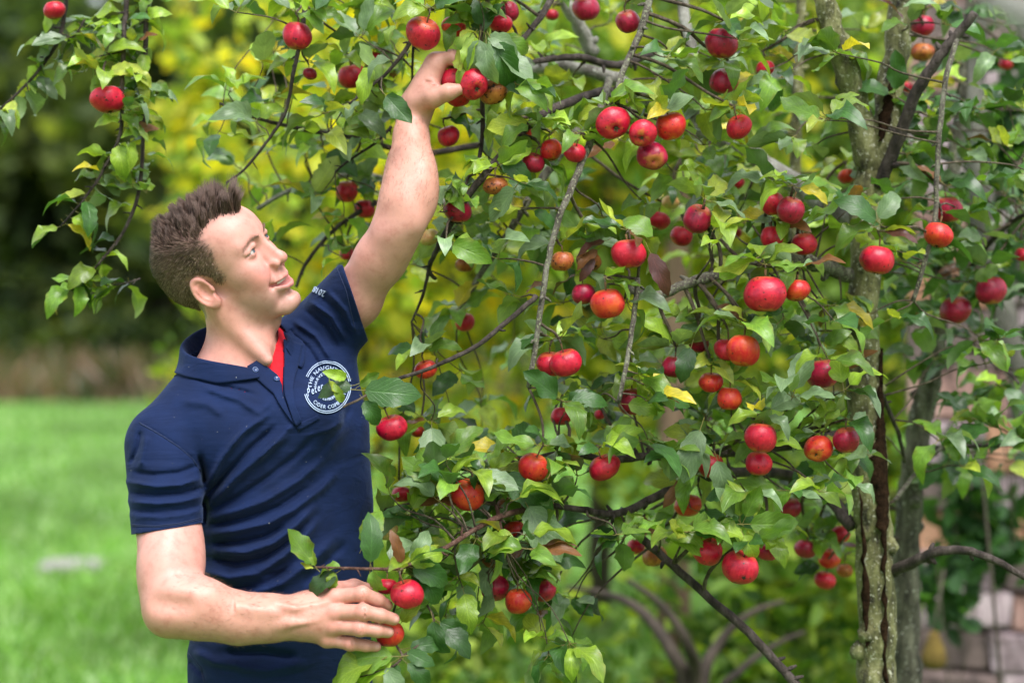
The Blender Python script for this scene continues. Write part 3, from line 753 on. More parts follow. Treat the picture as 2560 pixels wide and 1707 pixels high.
SKIN = {'r': apple_skin('apple_skin_red', (0.43, 0.003, 0.028), (0.58, 0.018, 0.040), (0.28, 0.002, 0.022)),
        'o': apple_skin('apple_skin_orange', (0.52, 0.012, 0.018), (0.60, 0.075, 0.020), (0.44, 0.004, 0.020), 0.725),
        'd': apple_skin('apple_skin_crimson', (0.28, 0.003, 0.030), (0.42, 0.010, 0.048), (0.17, 0.002, 0.022)),
        'p': apple_skin('apple_skin_pale', (0.55, 0.42, 0.15), (0.60, 0.36, 0.13), (0.50, 0.14, 0.06), 0.80),
        'b': apple_skin('apple_skin_russet', (0.34, 0.075, 0.022), (0.46, 0.17, 0.04), (0.22, 0.035, 0.015), 0.66)}
M_CALYX = flat_mat('calyx_brown', [(0.3, (0.03, 0.02, 0.012)), (0.7, (0.12, 0.09, 0.05))], 200)
M_STALK = flat_mat('apple_stalk', [(0.3, (0.10, 0.05, 0.025)), (0.7, (0.20, 0.12, 0.05))], 200)
def apple_mesh(kind, seed):
    r0 = random.Random(seed)
    n, k = 16, 24
    v = []; f = []
    sq = r0.uniform(0.80, 1.0); lob = r0.uniform(0.02, 0.055); ph = r0.uniform(0, 6.28); lean = r0.uniform(-0.16, 0.16)
    for i in range(n + 1):
        t = math.pi * i / n
        rr = math.sin(t) ** 0.92
        z = math.cos(t)
        zz = z * sq
        if t < 0.55: zz -= 0.30 * (1 - t / 0.55) ** 1.6
        if t > math.pi - 0.50: zz += 0.22 * (1 - (math.pi - t) / 0.50) ** 1.5
        taper = 1 - 0.07 * max(0, -z) ** 1.5
        for j in range(k):
            a = 2 * math.pi * j / k
            q = 1 + lob * math.sin(5 * a + ph) * (0.3 + max(0, -z)) + 0.035 * math.sin(2 * a + ph * 1.7) + 0.03 * math.sin(3 * t + a + ph) * math.sin(t)
            v.append((rr * taper * q * math.cos(a) + lean * zz, rr * taper * q * math.sin(a), zz))
    for i in range(n):
        for j in range(k): f.append([i * k + j, (i + 1) * k + j, (i + 1) * k + (j + 1) % k, i * k + (j + 1) % k])
    return mesh_np('apple_fruit', v, f, mat=SKIN[kind])
FRUIT = {k: [apple_mesh(k, 50 + i * 7 + ord(k)) for i in range(7)] for k in SKIN}
def calyx_mesh():
    mb = MB()
    for i in range(5):
        a = 2 * math.pi * i / 5
        d = Vector((math.cos(a), math.sin(a), 0)); s = Vector((-math.sin(a), math.cos(a), 0))
        p = [d * 0.05 + s * 0.07, d * 0.05 - s * 0.07, d * 0.16 - s * 0.04 + Vector((0, 0, -0.07)), d * 0.20 + Vector((0, 0, -0.13)), d * 0.16 + s * 0.04 + Vector((0, 0, -0.07))]
        mb.add([tuple(x + Vector((0, 0, -0.70))) for x in p], [[0, 1, 2, 3, 4]])
    mb.tube([(0, 0, -0.62), (0, 0, -0.74)], [0.11, 0.07], 8)
    return mesh_np('calyx', np.concatenate(mb.v), mb.f, mat=M_CALYX)
CALYX = calyx_mesh()
m_ = MB(); m_.tube([(0, 0, 0.50), (0.02, 0, 0.80), (0.06, 0.02, 1.25)], [0.055, 0.045, 0.07], 6)
STALK = mesh_np('stalk', np.concatenate(m_.v), m_.f, mat=M_STALK)

AP = 'red apples in the tree'
# display x, display y, radius, distance, skin, tilt (u upright, c eye towards us, l/r leaning), label
APPLES = [
 (125, 24, 25, 3.80, 'r', 'u', 'red apple half hidden by leaves in the top left corner'),
 (248, 229, 40, 3.72, 'r', 'u', 'bright red apple alone on the hanging branch at upper left'),
 (682, 83, 33, 3.66, 'r', 'u', 'red apple with a twig across it high above the man, left of his raised hand'),
 (712, 170, 17, 3.72, 'd', 'u', 'small crimson apple behind leaves just below the twig-crossed apple'),
 (810, 176, 34, 3.80, 'r', 'u', 'soft red apple behind leaves, left of the raised wrist'),
 (858, 138, 22, 3.82, 'r', 'u', 'small red apple behind a curled leaf, left of the raised hand'),
 (972, 77, 39, 3.56, 'r', 'l', 'plump red apple just above the raised hand, left of the leaf bunch'),
 (1042, 62, 27, 3.66, 'o', 'u', 'red apple mostly hidden behind the leaf bunch above the hand'),
 (1150, 55, 27, 3.64, 'r', 'u', 'red apple with pale streak right of the leaf bunch above the hand'),
 (1167, 27, 25, 3.72, 'd', 'u', 'crimson apple touching the top edge above the raised hand'),
 (1114, 48, 15, 3.62, 'p', 'u', 'tiny pale apple in the leaf bunch above the raised hand'),
 (1046, 186, 37, 3.590, 'r', 'u', 'dark red apple gripped deepest in the raised hand'),
 (1088, 194, 36, 3.550, 'r', 'c', 'red apple with its brown eye towards us at the thumb of the raised hand'),
 (1134, 210, 34, 3.59, 'b', 'u', 'russet orange apple hanging right of the raised thumb'),
 (1052, 222, 28, 3.615, 'r', 'u', 'dark red apple peeping out below the raised thumb'),
 (1170, 190, 22, 3.66, 'p', 'u', 'pale orange apple behind leaves at the right of the picked bunch'),
 (1030, 313, 26, 3.66, 'r', 'r', 'red apple with a dark spot just right of the raised wrist'),
 (1268, 35, 15, 4.0, 'r', 'u', 'tiny blurred pink apple near the top edge'),
 (1346, 20, 31, 3.90, 'd', 'u', 'crimson apple cut by the top edge in front of a grey limb'),
 (1442, 50, 28, 3.70, 'd', 'r', 'dark red apple beside the lichen-covered branch at the top edge'),
 (1658, 100, 38, 3.64, 'd', 'u', 'large dark red apple high up, upper of two above the leaning one'),
 (1662, 187, 33, 3.68, 'd', 'l', 'dark red apple directly below the large one high up'),
 (1697, 292, 31, 3.60, 'r', 'r', 'bright red apple with a thin twig across it, left of the forked trunk'),
 (1408, 283, 39, 3.54, 'r', 'c', 'pinkish red apple, leftmost and largest of the cluster of four'),
 (1476, 306, 33, 3.53, 'r', 'c', 'red apple with brown eye in the middle of the cluster of four'),
 (1540, 290, 35, 3.57, 'o', 'r', 'orange-yellow blemished apple at the right of the cluster of four'),
 (1498, 358, 34, 3.57, 'd', 'c', 'lowest apple of the cluster of four, red with a cracked skin'),
 (1320, 351, 28, 3.56, 'r', 'l', 'rosy apple with a dark eye touching the lichen-covered twig'),
 (1265, 345, 27, 3.60, 'o', 'u', 'orange apple behind a hanging leaf between two red ones'),
 (1225, 374, 27, 3.60, 'd', 'l', 'crimson apple with black spots, left of the orange one'),
 (1200, 303, 22, 3.68, 'o', 'u', 'orange apple peeping out under a broad leaf right of the raised arm'),
 (1138, 427, 28, 3.57, 'b', 'u', 'brown wrinkled russet apple right of the raised forearm'),
 (1051, 483, 34, 3.60, 'd', 'u', 'crimson apple with pock marks beside the raised elbow'),
 (797, 440, 26, 3.95, 'r', 'u', 'pinkish red apple in front of yellow leaves, left of the raised elbow'),
 (838, 480, 25, 4.0, 'r', 'u', 'red apple behind a dark branch, close left of the raised elbow'),
 (797, 583, 18, 4.05, 'r', 'u', 'blurred pink apple left of the raised upper arm'),
 (985, 545, 25, 3.85, 'p', 'u', 'pale orange apple just right of the raised upper arm'),
 (1068, 608, 24, 3.90, 'b', 'u', 'blurred brownish apple below the pock-marked crimson one'),
 (1068, 740, 22, 3.95, 'r', 'u', 'blurred red apple behind hanging leaves right of the sleeve'),
 (978, 848, 26, 3.62, 'o', 'r', 'orange-red apple half behind a leaf, right of the chest badge'),
 (900, 982, 34, 3.60, 'r', 'r', "red apple beside the man's chest, below the hanging leaf"),
 (958, 990, 18, 3.72, 'o', 'u', "small orange apple just right of the red one beside the man's chest"),
 (922, 1135, 23, 3.80, 'r', 'u', "blurred red apple beside the man's ribs"),
 (1264, 836, 33, 3.55, 'r', 'u', 'red apple, left one of the touching pair with black scab'),
 (1300, 833, 37, 3.52, 'r', 'r', 'black-scabbed red apple, right one of the touching pair'),
 (1291, 600, 27, 3.55, 'b', 'u', 'small orange apple with a black rotten base beside the lichen twig'),
 (1340, 675, 28, 3.58, 'd', 'u', 'crimson apple close left of the bright orange-red one'),
 (1396, 697, 40, 3.53, 'o', 'u', 'large bright orange-red apple in the middle of the tree'),
 (1444, 583, 38, 3.53, 'r', 'u', 'smooth bright red apple beside the shrivelled brown leaf'),
 (1352, 600, 30, 3.62, 'b', 'u', 'brownish apple behind purple-brown dead leaves'),
 (1602, 503, 35, 3.60, 'd', 'l', 'crimson apple with black spots in front of two blurred ones'),
 (1566, 542, 28, 3.78, 'r', 'u', 'soft red apple just under the black-spotted crimson one'),
 (1512, 507, 27, 3.88, 'r', 'u', 'blurred red apple left of the black-spotted crimson one'),
 (1540, 465, 20, 4.05, 'p', 'u', 'blurred pinkish apple above the two blurred red ones'),
 (1694, 420, 16, 4.1, 'r', 'u', 'tiny blurred pink apple in front of the grey limb'),
 (1775, 468, 29, 3.62, 'r', 'u', 'red apple, left of the touching pair beside the trunk'),
 (1816, 483, 34, 3.57, 'd', 'l', 'maroon apple, right of the touching pair beside the trunk'),
 (1773, 545, 27, 3.64, 'r', 'u', 'red apple half behind leaves under the touching pair'),
 (1848, 560, 28, 3.66, 'r', 'r', 'red apple among brown leaves, right below the maroon one'),
 (1757, 675, 47, 3.52, 'r', 'u', 'biggest red apple of the tree, hanging left of the trunk'),
 (1831, 667, 29, 3.55, 'o', 'u', 'small orange-red apple touching the biggest red one'),
 (1672, 803, 34, 3.56, 'r', 'u', 'red apple mostly behind its orange-red twin'),
 (1707, 805, 40, 3.52, 'o', 'u', 'orange-red apple in front of its red twin'),
 (1890, 858, 38, 3.66, 'd', 'u', 'dark crimson apple just left of the trunk'),
 (1548, 842, 28, 3.62, 'd', 'u', 'dark crimson apple tucked under a drooping green leaf'),
 (1605, 788, 24, 3.64, 'd', 'u', 'sliver of a crimson apple behind a big dark leaf'),
 (1633, 878, 30, 3.58, 'o', 'u', 'rosy apple behind leaves beneath the orange-red twins'),
 (1675, 915, 30, 3.57, 'o', 'u', 'vivid orange-red apple mostly covered by leaves below the twins'),
 (1453, 922, 36, 3.64, 'd', 'u', 'crimson apple with only its top showing above a bright leaf'),
 (1290, 955, 26, 3.70, 'r', 'u', 'red apple behind a thin twig under the scabbed pair'),
 (1378, 952, 14, 3.80, 'r', 'u', 'tiny pink apple behind leaves left of the half-hidden crimson one'),
 (1225, 1073, 36, 3.52, 'o', 'l', 'orange apple with a round brown ring mark'),
 (1074, 1136, 39, 3.50, 'o', 'l', 'speckled orange-red apple right of the navy shirt'),
 (1388, 1073, 36, 3.57, 'r', 'r', 'tall red apple under a yellow-tinged leaf at the end of a dark branch'),
 (1748, 1005, 36, 3.53, 'r', 'u', 'round red apple, upper of two stacked left of the trunk'),
 (1742, 1064, 31, 3.58, 'r', 'u', 'red apple directly beneath the round one, a leaf across it'),
 (1632, 1068, 32, 3.66, 'r', 'u', 'soft red apple between two pale hanging leaves'),
 (1880, 1030, 33, 3.60, 'o', 'c', 'orange-red apple with a black hole touching the trunk-side one'),
 (1944, 1010, 31, 3.58, 'd', 'u', 'raspberry-coloured apple hanging against the trunk'),
 (1580, 1160, 31, 3.78, 'o', 'u', 'blurred orange-red apple above the long diagonal branch'),
 (1625, 1265, 37, 3.56, 'r', 'l', 'red apple with a brown scar, left of the lowest pair'),
 (1700, 1302, 43, 3.52, 'r', 'l', 'large red apple with a dark nibbled hole, right of the lowest pair'),
 (1460, 1255, 21, 3.92, 'r', 'u', 'blurred red apple, left of the two behind the diagonal branch'),
 (1503, 1276, 30, 3.88, 'b', 'u', 'blurred russet apple behind the diagonal branch'),
 (1137, 1350, 33, 3.60, 'd', 'u', 'dark red and green apple, left of the low trio'),
 (1190, 1380, 33, 3.57, 'o', 'u', 'orange-red apple, lowest of the low trio'),
 (1250, 1355, 29, 3.62, 'd', 'u', 'crimson apple, right of the low trio'),
 (1165, 1162, 24, 3.64, 'b', 'u', 'brownish apple behind the reddish twig stub'),
 (1180, 1215, 24, 3.64, 'o', 'u', 'orange apple hidden behind the big veined leaf'),
 (886, 1216, 27, 3.56, 'p', 'u', "pale yellow apple beside the man's waist"),
 (936, 1364, 39, 3.345, 'r', 'r', 'glossy red apple right above the fingertips of the lower hand'),
 (888, 1346, 25, 3.375, 'r', 'u', 'red apple partly behind the glossy one at the lower hand'),
 (896, 1456, 33, 3.375, 'o', 'u', 'orange apple held under the fingers of the lower hand'),
 (2015, 597, 42, 3.62, 'r', 'u', 'red apple with black spots hanging in front of the trunk'),
 (2155, 540, 35, 3.70, 'o', 'u', 'bright orange-red apple right of the trunk'),
 (2178, 482, 34, 3.80, 'd', 'u', 'dark red spotted apple just above the orange-red one right of the trunk'),
 (2195, 712, 34, 4.0, 'd', 'u', 'blurred crimson apple, lower left of the two at the right edge'),
 (2275, 667, 35, 3.95, 'd', 'u', 'blurred crimson apple, upper right of the two at the right edge'),
 (1950, 492, 18, 4.05, 'd', 'u', 'small dark red apple hidden in leaves close to the fork'),
 (2118, 60, 29, 4.1, 'd', 'u', 'blurred crimson apple, upper of two right of the forked trunk'),
 (2118, 120, 27, 4.1, 'b', 'u', 'blurred brownish red apple, lower of two right of the forked trunk'),
 (2085, 202, 14, 4.3, 'r', 'u', 'tiny blurred red apple beside the cankered fork'),
 (2310, 148, 16, 4.6, 'r', 'u', 'tiny blurred pink apple near the grey trunk at upper right'),
 (1945, 405, 20, 3.95, 'o', 'u', 'small orange-red apple left below the fork of the trunk'),
 (1757, 158, 22, 3.80, 'r', 'u', 'red apple behind leaves, right of the two dark red ones high up'),
 (1850, 1260, 27, 4.05, 'd', 'u', 'blurred crimson apple, left of the low bunch by the trunk'),
 (1905, 1282, 26, 4.1, 'o', 'u', 'blurred orange-red apple, middle of the low bunch by the trunk'),
 (1895, 1332, 25, 4.1, 'r', 'u', 'blurred red apple, lowest of the low bunch by the trunk'),
 (1940, 1310, 20, 4.15, 'b', 'u', 'blurred brown apple half behind the trunk in the low bunch'),
 (1930, 1226, 22, 4.05, 'r', 'u', 'blurred red apple, highest of the low bunch by the trunk'),
 (1815, 1166, 26, 4.0, 'd', 'u', 'blurred dark red apple under the limb left of the trunk'),
 (1762, 1268, 25, 3.66, 'd', 'u', 'dark red apple in the shade behind the large nibbled one'),
 (2350, 585, 20, 4.0, 'r', 'u', 'red apple cut off by the right edge'),
 (1690, 535, 14, 4.1, 'r', 'u', 'tiny blurred red apple left of the half-covered one under the touching pair'),
 (2000, 700, 0, 0, 'r', 'u', ''),
]
APPLES = [a for a in APPLES if a[2] > 0]
NODES = []             # stalk ends: (position, apple index)
ra = random.Random(77)
APPLE_POS = []
for i, (dx, dy, r, y, kind, tilt, lab) in enumerate(APPLES):
    c = D(dx, dy, y)
    rad = r * 2560 / 2352 / FPX * y
    o = empty('apple', c); tag(o, lab, 'apple', AP)
    o.scale = (rad * ra.uniform(0.96, 1.05), rad * ra.uniform(0.95, 1.05), rad * ra.uniform(0.94, 1.04))
    rz = ra.uniform(0, 6.28)
    if tilt == 'c': q = Quaternion((1, 0, 0), math.radians(-68)) @ Quaternion((0, 0, 1), rz) if False else Quaternion((1, 0, 0), math.radians(58)) @ Quaternion((0, 1, 0), ra.uniform(-0.3, 0.3))
    elif tilt == 'l': q = Quaternion((0, 1, 0), math.radians(ra.uniform(14, 24))) @ Quaternion((1, 0, 0), math.radians(ra.uniform(14, 30)))
    elif tilt == 'r': q = Quaternion((0, 1, 0), math.radians(ra.uniform(-24, -12))) @ Quaternion((1, 0, 0), math.radians(ra.uniform(8, 24)))
    else: q = Quaternion((0, 1, 0), ra.uniform(-0.18, 0.18)) @ Quaternion((1, 0, 0), math.radians(ra.uniform(-8, 14)))
    q = q if tilt == 'c' else q @ Quaternion((0, 0, 1), rz)
    o.rotation_mode = 'QUATERNION'
    # tilting the top away from the camera shows the eye
    o.rotation_quaternion = Quaternion((1, 0, 0), 0) @ (q.inverted() if tilt == 'c' else q)
    if tilt == 'c': o.rotation_quaternion = Quaternion((1, 0, 0), math.radians(-58)) @ Quaternion((0, 1, 0), ra.uniform(-0.3, 0.3))
    for nm, me in (('fruit', ra.choice(FRUIT[kind])), ('calyx', CALYX), ('stalk', STALK)):
        link(bpy.data.objects.new(nm, me), o)
    top = c + (o.rotation_quaternion @ Vector((0.06, 0.02, 1.25))) * rad
    NODES.append((top, i)); APPLE_POS.append((c, rad))

# ================================================================== leaves of the apple tree
def leaf_material():
    m = bpy.data.materials.new('apple_leaf'); m.use_nodes = True
    nt = m.node_tree; b = nt.nodes['Principled BSDF']; out = nt.nodes['Material Output']
    at = N(nt, 'ShaderNodeAttribute', attribute_name='tint')
    uv = N(nt, 'ShaderNodeUVMap', uv_map='uv')
    sp = N(nt, 'ShaderNodeSeparateXYZ'); nt.links.new(uv.outputs[0], sp.inputs[0])
    # side veins: bands running outward and forward from the midrib
    ab = N(nt, 'ShaderNodeMath', operation='ABSOLUTE'); nt.links.new(sp.outputs[1], ab.inputs[0])
    ma = N(nt, 'ShaderNodeMath', operation='MULTIPLY_ADD'); ma.inputs[1].default_value = -0.42; nt.links.new(ab.outputs[0], ma.inputs[0]); nt.links.new(sp.outputs[0], ma.inputs[2])
    mu = N(nt, 'ShaderNodeMath', operation='MULTIPLY'); mu.inputs[1].default_value = 46.0; nt.links.new(ma.outputs[0], mu.inputs[0])
    si = N(nt, 'ShaderNodeMath', operation='SINE'); nt.links.new(mu.outputs[0], si.inputs[0])
    ve = ramp(nt, [(0.82, (0, 0, 0)), (0.97, (1, 1, 1))], si.outputs[0])
    mid = ramp(nt, [(0.03, (1, 1, 1)), (0.09, (0, 0, 0))], ab.outputs[0])
    vm = mixc(nt, 1.0, ve.outputs[0], mid.outputs[0], 'LIGHTEN')
    n1 = noise(nt, 60, 4, 0.6, 'Object'); r1 = ramp(nt, [(0.3, (0.72, 0.74, 0.70)), (0.7, (1.22, 1.18, 1.10))], n1.outputs[0])
    c = mixc(nt, 1.0, at.outputs[0], r1.outputs[0], 'MULTIPLY')
    lighter = mixc(nt, 1.0, c, (1.55, 1.45, 1.5), 'MULTIPLY')
    k = mixc(nt, 0.55, (0, 0, 0), vm)
    c = mixc(nt, k, c, lighter)
    sp_n = noise(nt, 95, 5, 0.75, 'Object'); bl = ramp(nt, [(0.69, (0, 0, 0)), (0.74, (1, 1, 1))], sp_n.outputs[0])     # blotches
    c = mixc(nt, bl.outputs[0], c, (0.075, 0.035, 0.014))
    ge = nt.nodes.new('ShaderNodeNewGeometry')
    pale = mixc(nt, 0.45, c, (0.24, 0.31, 0.15))                                    # downy underside of the leaf
    cc = mixc(nt, ge.outputs['Backfacing'], c, pale)
    nt.links.new(cc, b.inputs['Base Color'])
    ro = mixc(nt, ge.outputs['Backfacing'], (0.31, 0.31, 0.31), (0.7, 0.7, 0.7)); nt.links.new(ro, b.inputs['Roughness'])
    b.inputs['Specular IOR Level'].default_value = 0.45
    hb = mixc(nt, 0.5, n1.outputs[0], vm)
    bu = N(nt, 'ShaderNodeBump', i_Strength=0.45, i_Distance=0.002); bu.invert = True
    nt.links.new(hb, bu.inputs['Height']); nt.links.new(bu.outputs[0], b.inputs['Normal'])
    tr = nt.nodes.new('ShaderNodeBsdfTranslucent')
    tc_ = mixc(nt, 1.0, c, (1.7, 1.65, 0.6), 'MULTIPLY'); nt.links.new(tc_, tr.inputs[0])
    mx = nt.nodes.new('ShaderNodeMixShader'); mx.inputs[0].default_value = 0.28
    nt.links.new(b.outputs[0], mx.inputs[1]); nt.links.new(tr.outputs[0], mx.inputs[2]); nt.links.new(mx.outputs[0], out.inputs[0])
    return m
M_LEAF = leaf_material()

TINTS = {'g': (0.088, 0.168, 0.022), 'l': (0.180, 0.280, 0.030), 'k': (0.030, 0.080, 0.018), 'b': (0.110, 0.170, 0.088), 'y': (0.40, 0.34, 0.03), 'w': (0.13, 0.055, 0.020), 'p': (0.075, 0.026, 0.024), 'v': (0.22, 0.27, 0.035)}
def leaf_variant(seed, tint, fold, droop, wave, ratio, curl=0.0):
    """unit-length leaf along +x, upper side +z, with its stalk"""
    r0 = np.random.default_rng(seed)
    n = 9
    v = []; uv = []; col = []
    base = np.array(TINTS[tint]) * r0.uniform(0.72, 1.50)
    ys = np.array([-1, -0.55, 0, 0.55, 1.0])
    tw = r0.uniform(-0.35, 0.35)
    for i in range(n + 1):
        t = i / n
        hw = ratio * 0.5 * (math.sin(math.pi * t ** 0.90) ** 0.60) * (1 - 0.10 * t) if 0 < i < n else 0.004
        ang = droop * t * t + curl * max(0, t - 0.55) * 2
        x = t * math.cos(ang * 0.5); z = -t * math.sin(ang * 0.5)
        for y in ys:
            ser = 1 + (0.07 * (1 if i % 2 else -1) + r0.uniform(-0.05, 0.05)) * (abs(y) == 1)
            w = hw * y * ser
            zz = z + abs(w) * fold + wave * hw * math.sin(t * 11 + (2.1 if y > 0 else 0) + seed) * (abs(y) ** 2)
            yy = w * math.cos(tw * t) ; zz += w * math.sin(tw * t)
            v.append((0.10 + x * 0.90 + 0.02 * (abs(y) == 1) * 0, yy, zz)); uv.append((t, y))
            c = base * (1 + 0.10 * r0.normal())
            if tint in 'glv' and abs(y) == 1 and r0.random() < 0.25: c = c * 0.6 + np.array((0.18, 0.12, 0.02)) * 0.4
            col.append(np.clip(c, 0.005, 1))
    m = len(ys); f = []
    for i in range(n):
        for j in range(m - 1): f.append([i * m + j, (i + 1) * m + j, (i + 1) * m + j + 1, i * m + j + 1])
    # stalk: a thin three-sided tube to the base
    n0 = len(v)
    for x, zz in ((-0.12, 0.03), (0.0, -0.005), (0.13, 0.0)):
        for k in range(3):
            a = 2 * math.pi * k / 3
            v.append((x, 0.010 * math.cos(a), zz + 0.010 * math.sin(a))); uv.append((0, 0)); col.append(np.array((0.16, 0.15, 0.045)))
    for i in range(2):
        for k in range(3): f.append([n0 + i * 3 + k, n0 + i * 3 + (k + 1) % 3, n0 + (i + 1) * 3 + (k + 1) % 3, n0 + (i + 1) * 3 + k])
    return np.array(v), np.array(f), np.array(col), np.array(uv)
rv = random.Random(3)
VARS = []
for i, t in enumerate('ggggggglllllkkkkkkbbbbyvvvwp'):
    VARS.append((t,) + leaf_variant(200 + i, t, rv.uniform(0.05, 0.55), rv.uniform(-0.2, 1.3), rv.uniform(0.10, 0.45), rv.uniform(0.41, 0.54) if t not in 'wp' else 0.36, rv.uniform(-0.3, 0.6)))
VMESH = [mesh_np('leaf', v, f, mat=M_LEAF, cols=c, uvs=u) for _, v, f, c, u in VARS]
BY = {}
for i, q in enumerate(VARS): BY.setdefault(q[0], []).append(i)

LEAVES = []      # (matrix, variant, show size, keep as its own part)
def leaf_matrix(p, d, nrm, size):
    d = Vector(d).normalized(); nrm = Vector(nrm); nrm = nrm - d * nrm.dot(d)
    nrm = nrm.normalized() if nrm.length > 1e-4 else d.orthogonal().normalized()
    b = nrm.cross(d)
    M = Matrix(((d.x, b.x, nrm.x, 0), (d.y, b.y, nrm.y, 0), (d.z, b.z, nrm.z, 0), (0, 0, 0, 1)))
    return Matrix.Translation(p) @ M @ Matrix.Scale(size, 4)
rl = random.Random(19)
def pick_tint(mood):
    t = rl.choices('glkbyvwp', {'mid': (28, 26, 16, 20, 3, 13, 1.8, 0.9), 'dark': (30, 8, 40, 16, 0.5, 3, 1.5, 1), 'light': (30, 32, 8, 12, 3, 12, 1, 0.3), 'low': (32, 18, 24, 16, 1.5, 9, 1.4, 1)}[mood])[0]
    return rl.choice(BY[t])

MAN_POLY = [(335, 480), (600, 435), (770, 640), (775, 760), (850, 660), (900, 560), (940, 420), (965, 270), (1000, 180), (1090, 100), (1200, 110), (1215, 240), (1110, 290), (1110, 480), (1060, 620), (925, 835), (915, 1000), (945, 1300), (1005, 1470), (1005, 1640), (940, 1720), (430, 1720), (310, 1560), (290, 1100), (450, 900), (330, 700)]
def in_poly(x, y, P):
    c = False; n = len(P)
    for i in range(n):
        x1, y1 = P[i]; x2, y2 = P[i - 1]
        if (y1 > y) != (y2 > y) and x < (x2 - x1) * (y - y1) / (y2 - y1) + x1: c = not c
    return c
def pxy(p): return (1280 + FPX * p.x / p.y, 853.5 - FPX * (p.z - CAM_H) / p.y)
AP2 = [(pxy(c), r * FPX / c.y, c.y) for c, r in APPLE_POS]
def blocked(p, tip, strict=0.85):
    """does a leaf from p to tip get in the way of the man or an apple?"""
    for k in (0.15, 0.5, 0.85, 1.0):
        q = p.lerp(tip, k); x, y = pxy(q)
        if in_poly(x, y, MAN_POLY) and q.y < 3.86: return True
        for (ax, ay), ar, ad in AP2:
            if abs(x - ax) < ar + 6 and abs(y - ay) < ar + 6 and q.y < ad + 0.012:
                if (x - ax) ** 2 + (y - ay) ** 2 < (ar + 4) ** 2 and rl.random() < strict: return True
    return False
def add_leaf(p, d, nrm, size, var, own=False, check=True):
    tip = p + Vector(d).normalized() * size
    if check and blocked(p, tip): return False
    M = leaf_matrix(p, d, nrm, size)
    nn = (M.to_3x3() @ Vector((0, 0, 1))).normalized(); view = (p - Vector((0, 0, CAM_H))).normalized()
    vis = size / p.y * (0.35 + abs(nn.dot(view)))
    x, y = pxy(p.lerp(tip, 0.5))
    if not (-60 < x < 2620 and -60 < y < 1770): vis *= 0.05
    if in_poly(x, y, MAN_POLY): vis *= 0.1
    LEAVES.append((M, var, vis * (1.0 if p.y < 3.9 else 0.7), own)); return True

TW = MB()
def twig(a, b_, r0, r1, sag=0.02):
    a = Vector(a); b_ = Vector(b_); L = (b_ - a).length
    m1 = a.lerp(b_, 0.35) + Vector((rl.uniform(-1, 1), rl.uniform(-1, 1), rl.uniform(-0.3, 1))) * L * 0.10
    m2 = a.lerp(b_, 0.7) + Vector((rl.uniform(-1, 1), rl.uniform(-1, 1), rl.uniform(-0.2, 0.9))) * L * 0.08
    p, r = smooth_path([a, m1, m2, b_], [r0, r0 * 0.8 + r1 * 0.2, (r0 + r1) / 2, r1], 3)
    TW.tube([q - TO for q in p], r, 5, c=(1, 1, 1))
    return p
def nearest_branch(p, bias=0.0):
    d = np.linalg.norm(BR_XYZ - np.array(p), axis=1) + bias * np.maximum(0, p[2] - BR_XYZ[:, 2])
    i = int(d.argmin()); return Vector(BR_XYZ[i]), float(BR_R[i]), float(d[i])
def rosette(node, n, mood, size=(0.054, 0.094), out=None, up=0.35, droop=0.3):
    a0 = rl.uniform(0, 6.28)
    k = 0
    for i in range(n):
        for attempt in range(3):
            a = a0 + i * 2.4 + rl.uniform(-0.5, 0.5)
            el = rl.uniform(-0.5, 1.0) * (1 if attempt == 0 else 1.3)
            d = Vector((math.cos(a), math.sin(a) * 0.9, el * 0.8 - droop * 0.5 + up * 0.5))
            if out is not None: d = d * 0.8 + out * 0.5
            nrm = Vector((rl.gauss(0, 0.45), rl.gauss(-0.45, 0.5), 1.0 + rl.gauss(0, 0.3)))
            s = rl.uniform(*size)
            if add_leaf(node + d.normalized() * 0.006, d, nrm, s, pick_tint(mood)): k += 1; break
    return k

# spurs carrying the apples
for top, i in NODES:
    y = APPLES[i][3]; dx, dy = APPLES[i][0], APPLES[i][1]
    node = top + Vector((rl.uniform(-0.006, 0.006), 0.004, rl.uniform(0.004, 0.012)))
    b_, br, dist = nearest_branch(node + Vector((0, 0.02, 0.02)))
    x, yy = pxy(node)
    if dist < 0.55: twig(b_, node, min(0.0042, max(0.0020, br * 0.6)), 0.0022)
    TW.tube([node - TO, top - TO], [0.0022, 0.0014], 5, c=(1, 1, 1))
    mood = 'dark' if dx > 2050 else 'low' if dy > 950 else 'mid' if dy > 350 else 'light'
    if i in (11, 12, 13, 14, 15): continue
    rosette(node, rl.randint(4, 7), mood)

# general foliage: shoots hung on the nearest branch
def fill(n, xr, yr, zr, mood, per=(3, 6), size=(0.056, 0.096), maxd=0.34, keep=None):
    got = 0; tries = 0
    while got < n and tries < n * 6:
        tries += 1
        dx = rl.uniform(*xr); dy = rl.uniform(*yr); y = rl.uniform(*zr)
        if keep and not keep(dx, dy): continue
        p = D(dx, dy, y)
        b_, br, dist = nearest_branch(p)
        if dist > maxd: p = b_.lerp(p, maxd / dist * rl.uniform(0.6, 1.0)); dist = (p - b_).length
        x, yy = pxy(p)
        if in_poly(x, yy, MAN_POLY) and p.y < 3.84: continue
        if rosette(p, rl.randint(*per), mood, size, out=(p - b_).normalized() if dist > 0.01 else None):
            if dist > 0.012 and not (in_poly(*pxy(b_.lerp(p, 0.5)), MAN_POLY) and p.y < 3.9):
                twig(b_, p, min(0.0026, max(0.0013, br * 0.45)), 0.0009)
            got += 1
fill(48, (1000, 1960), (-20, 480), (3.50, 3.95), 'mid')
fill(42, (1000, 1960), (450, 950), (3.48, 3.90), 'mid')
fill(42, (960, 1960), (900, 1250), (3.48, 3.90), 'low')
fill(40, (860, 1330), (1080, 1540), (3.44, 3.80), 'low', maxd=0.25)
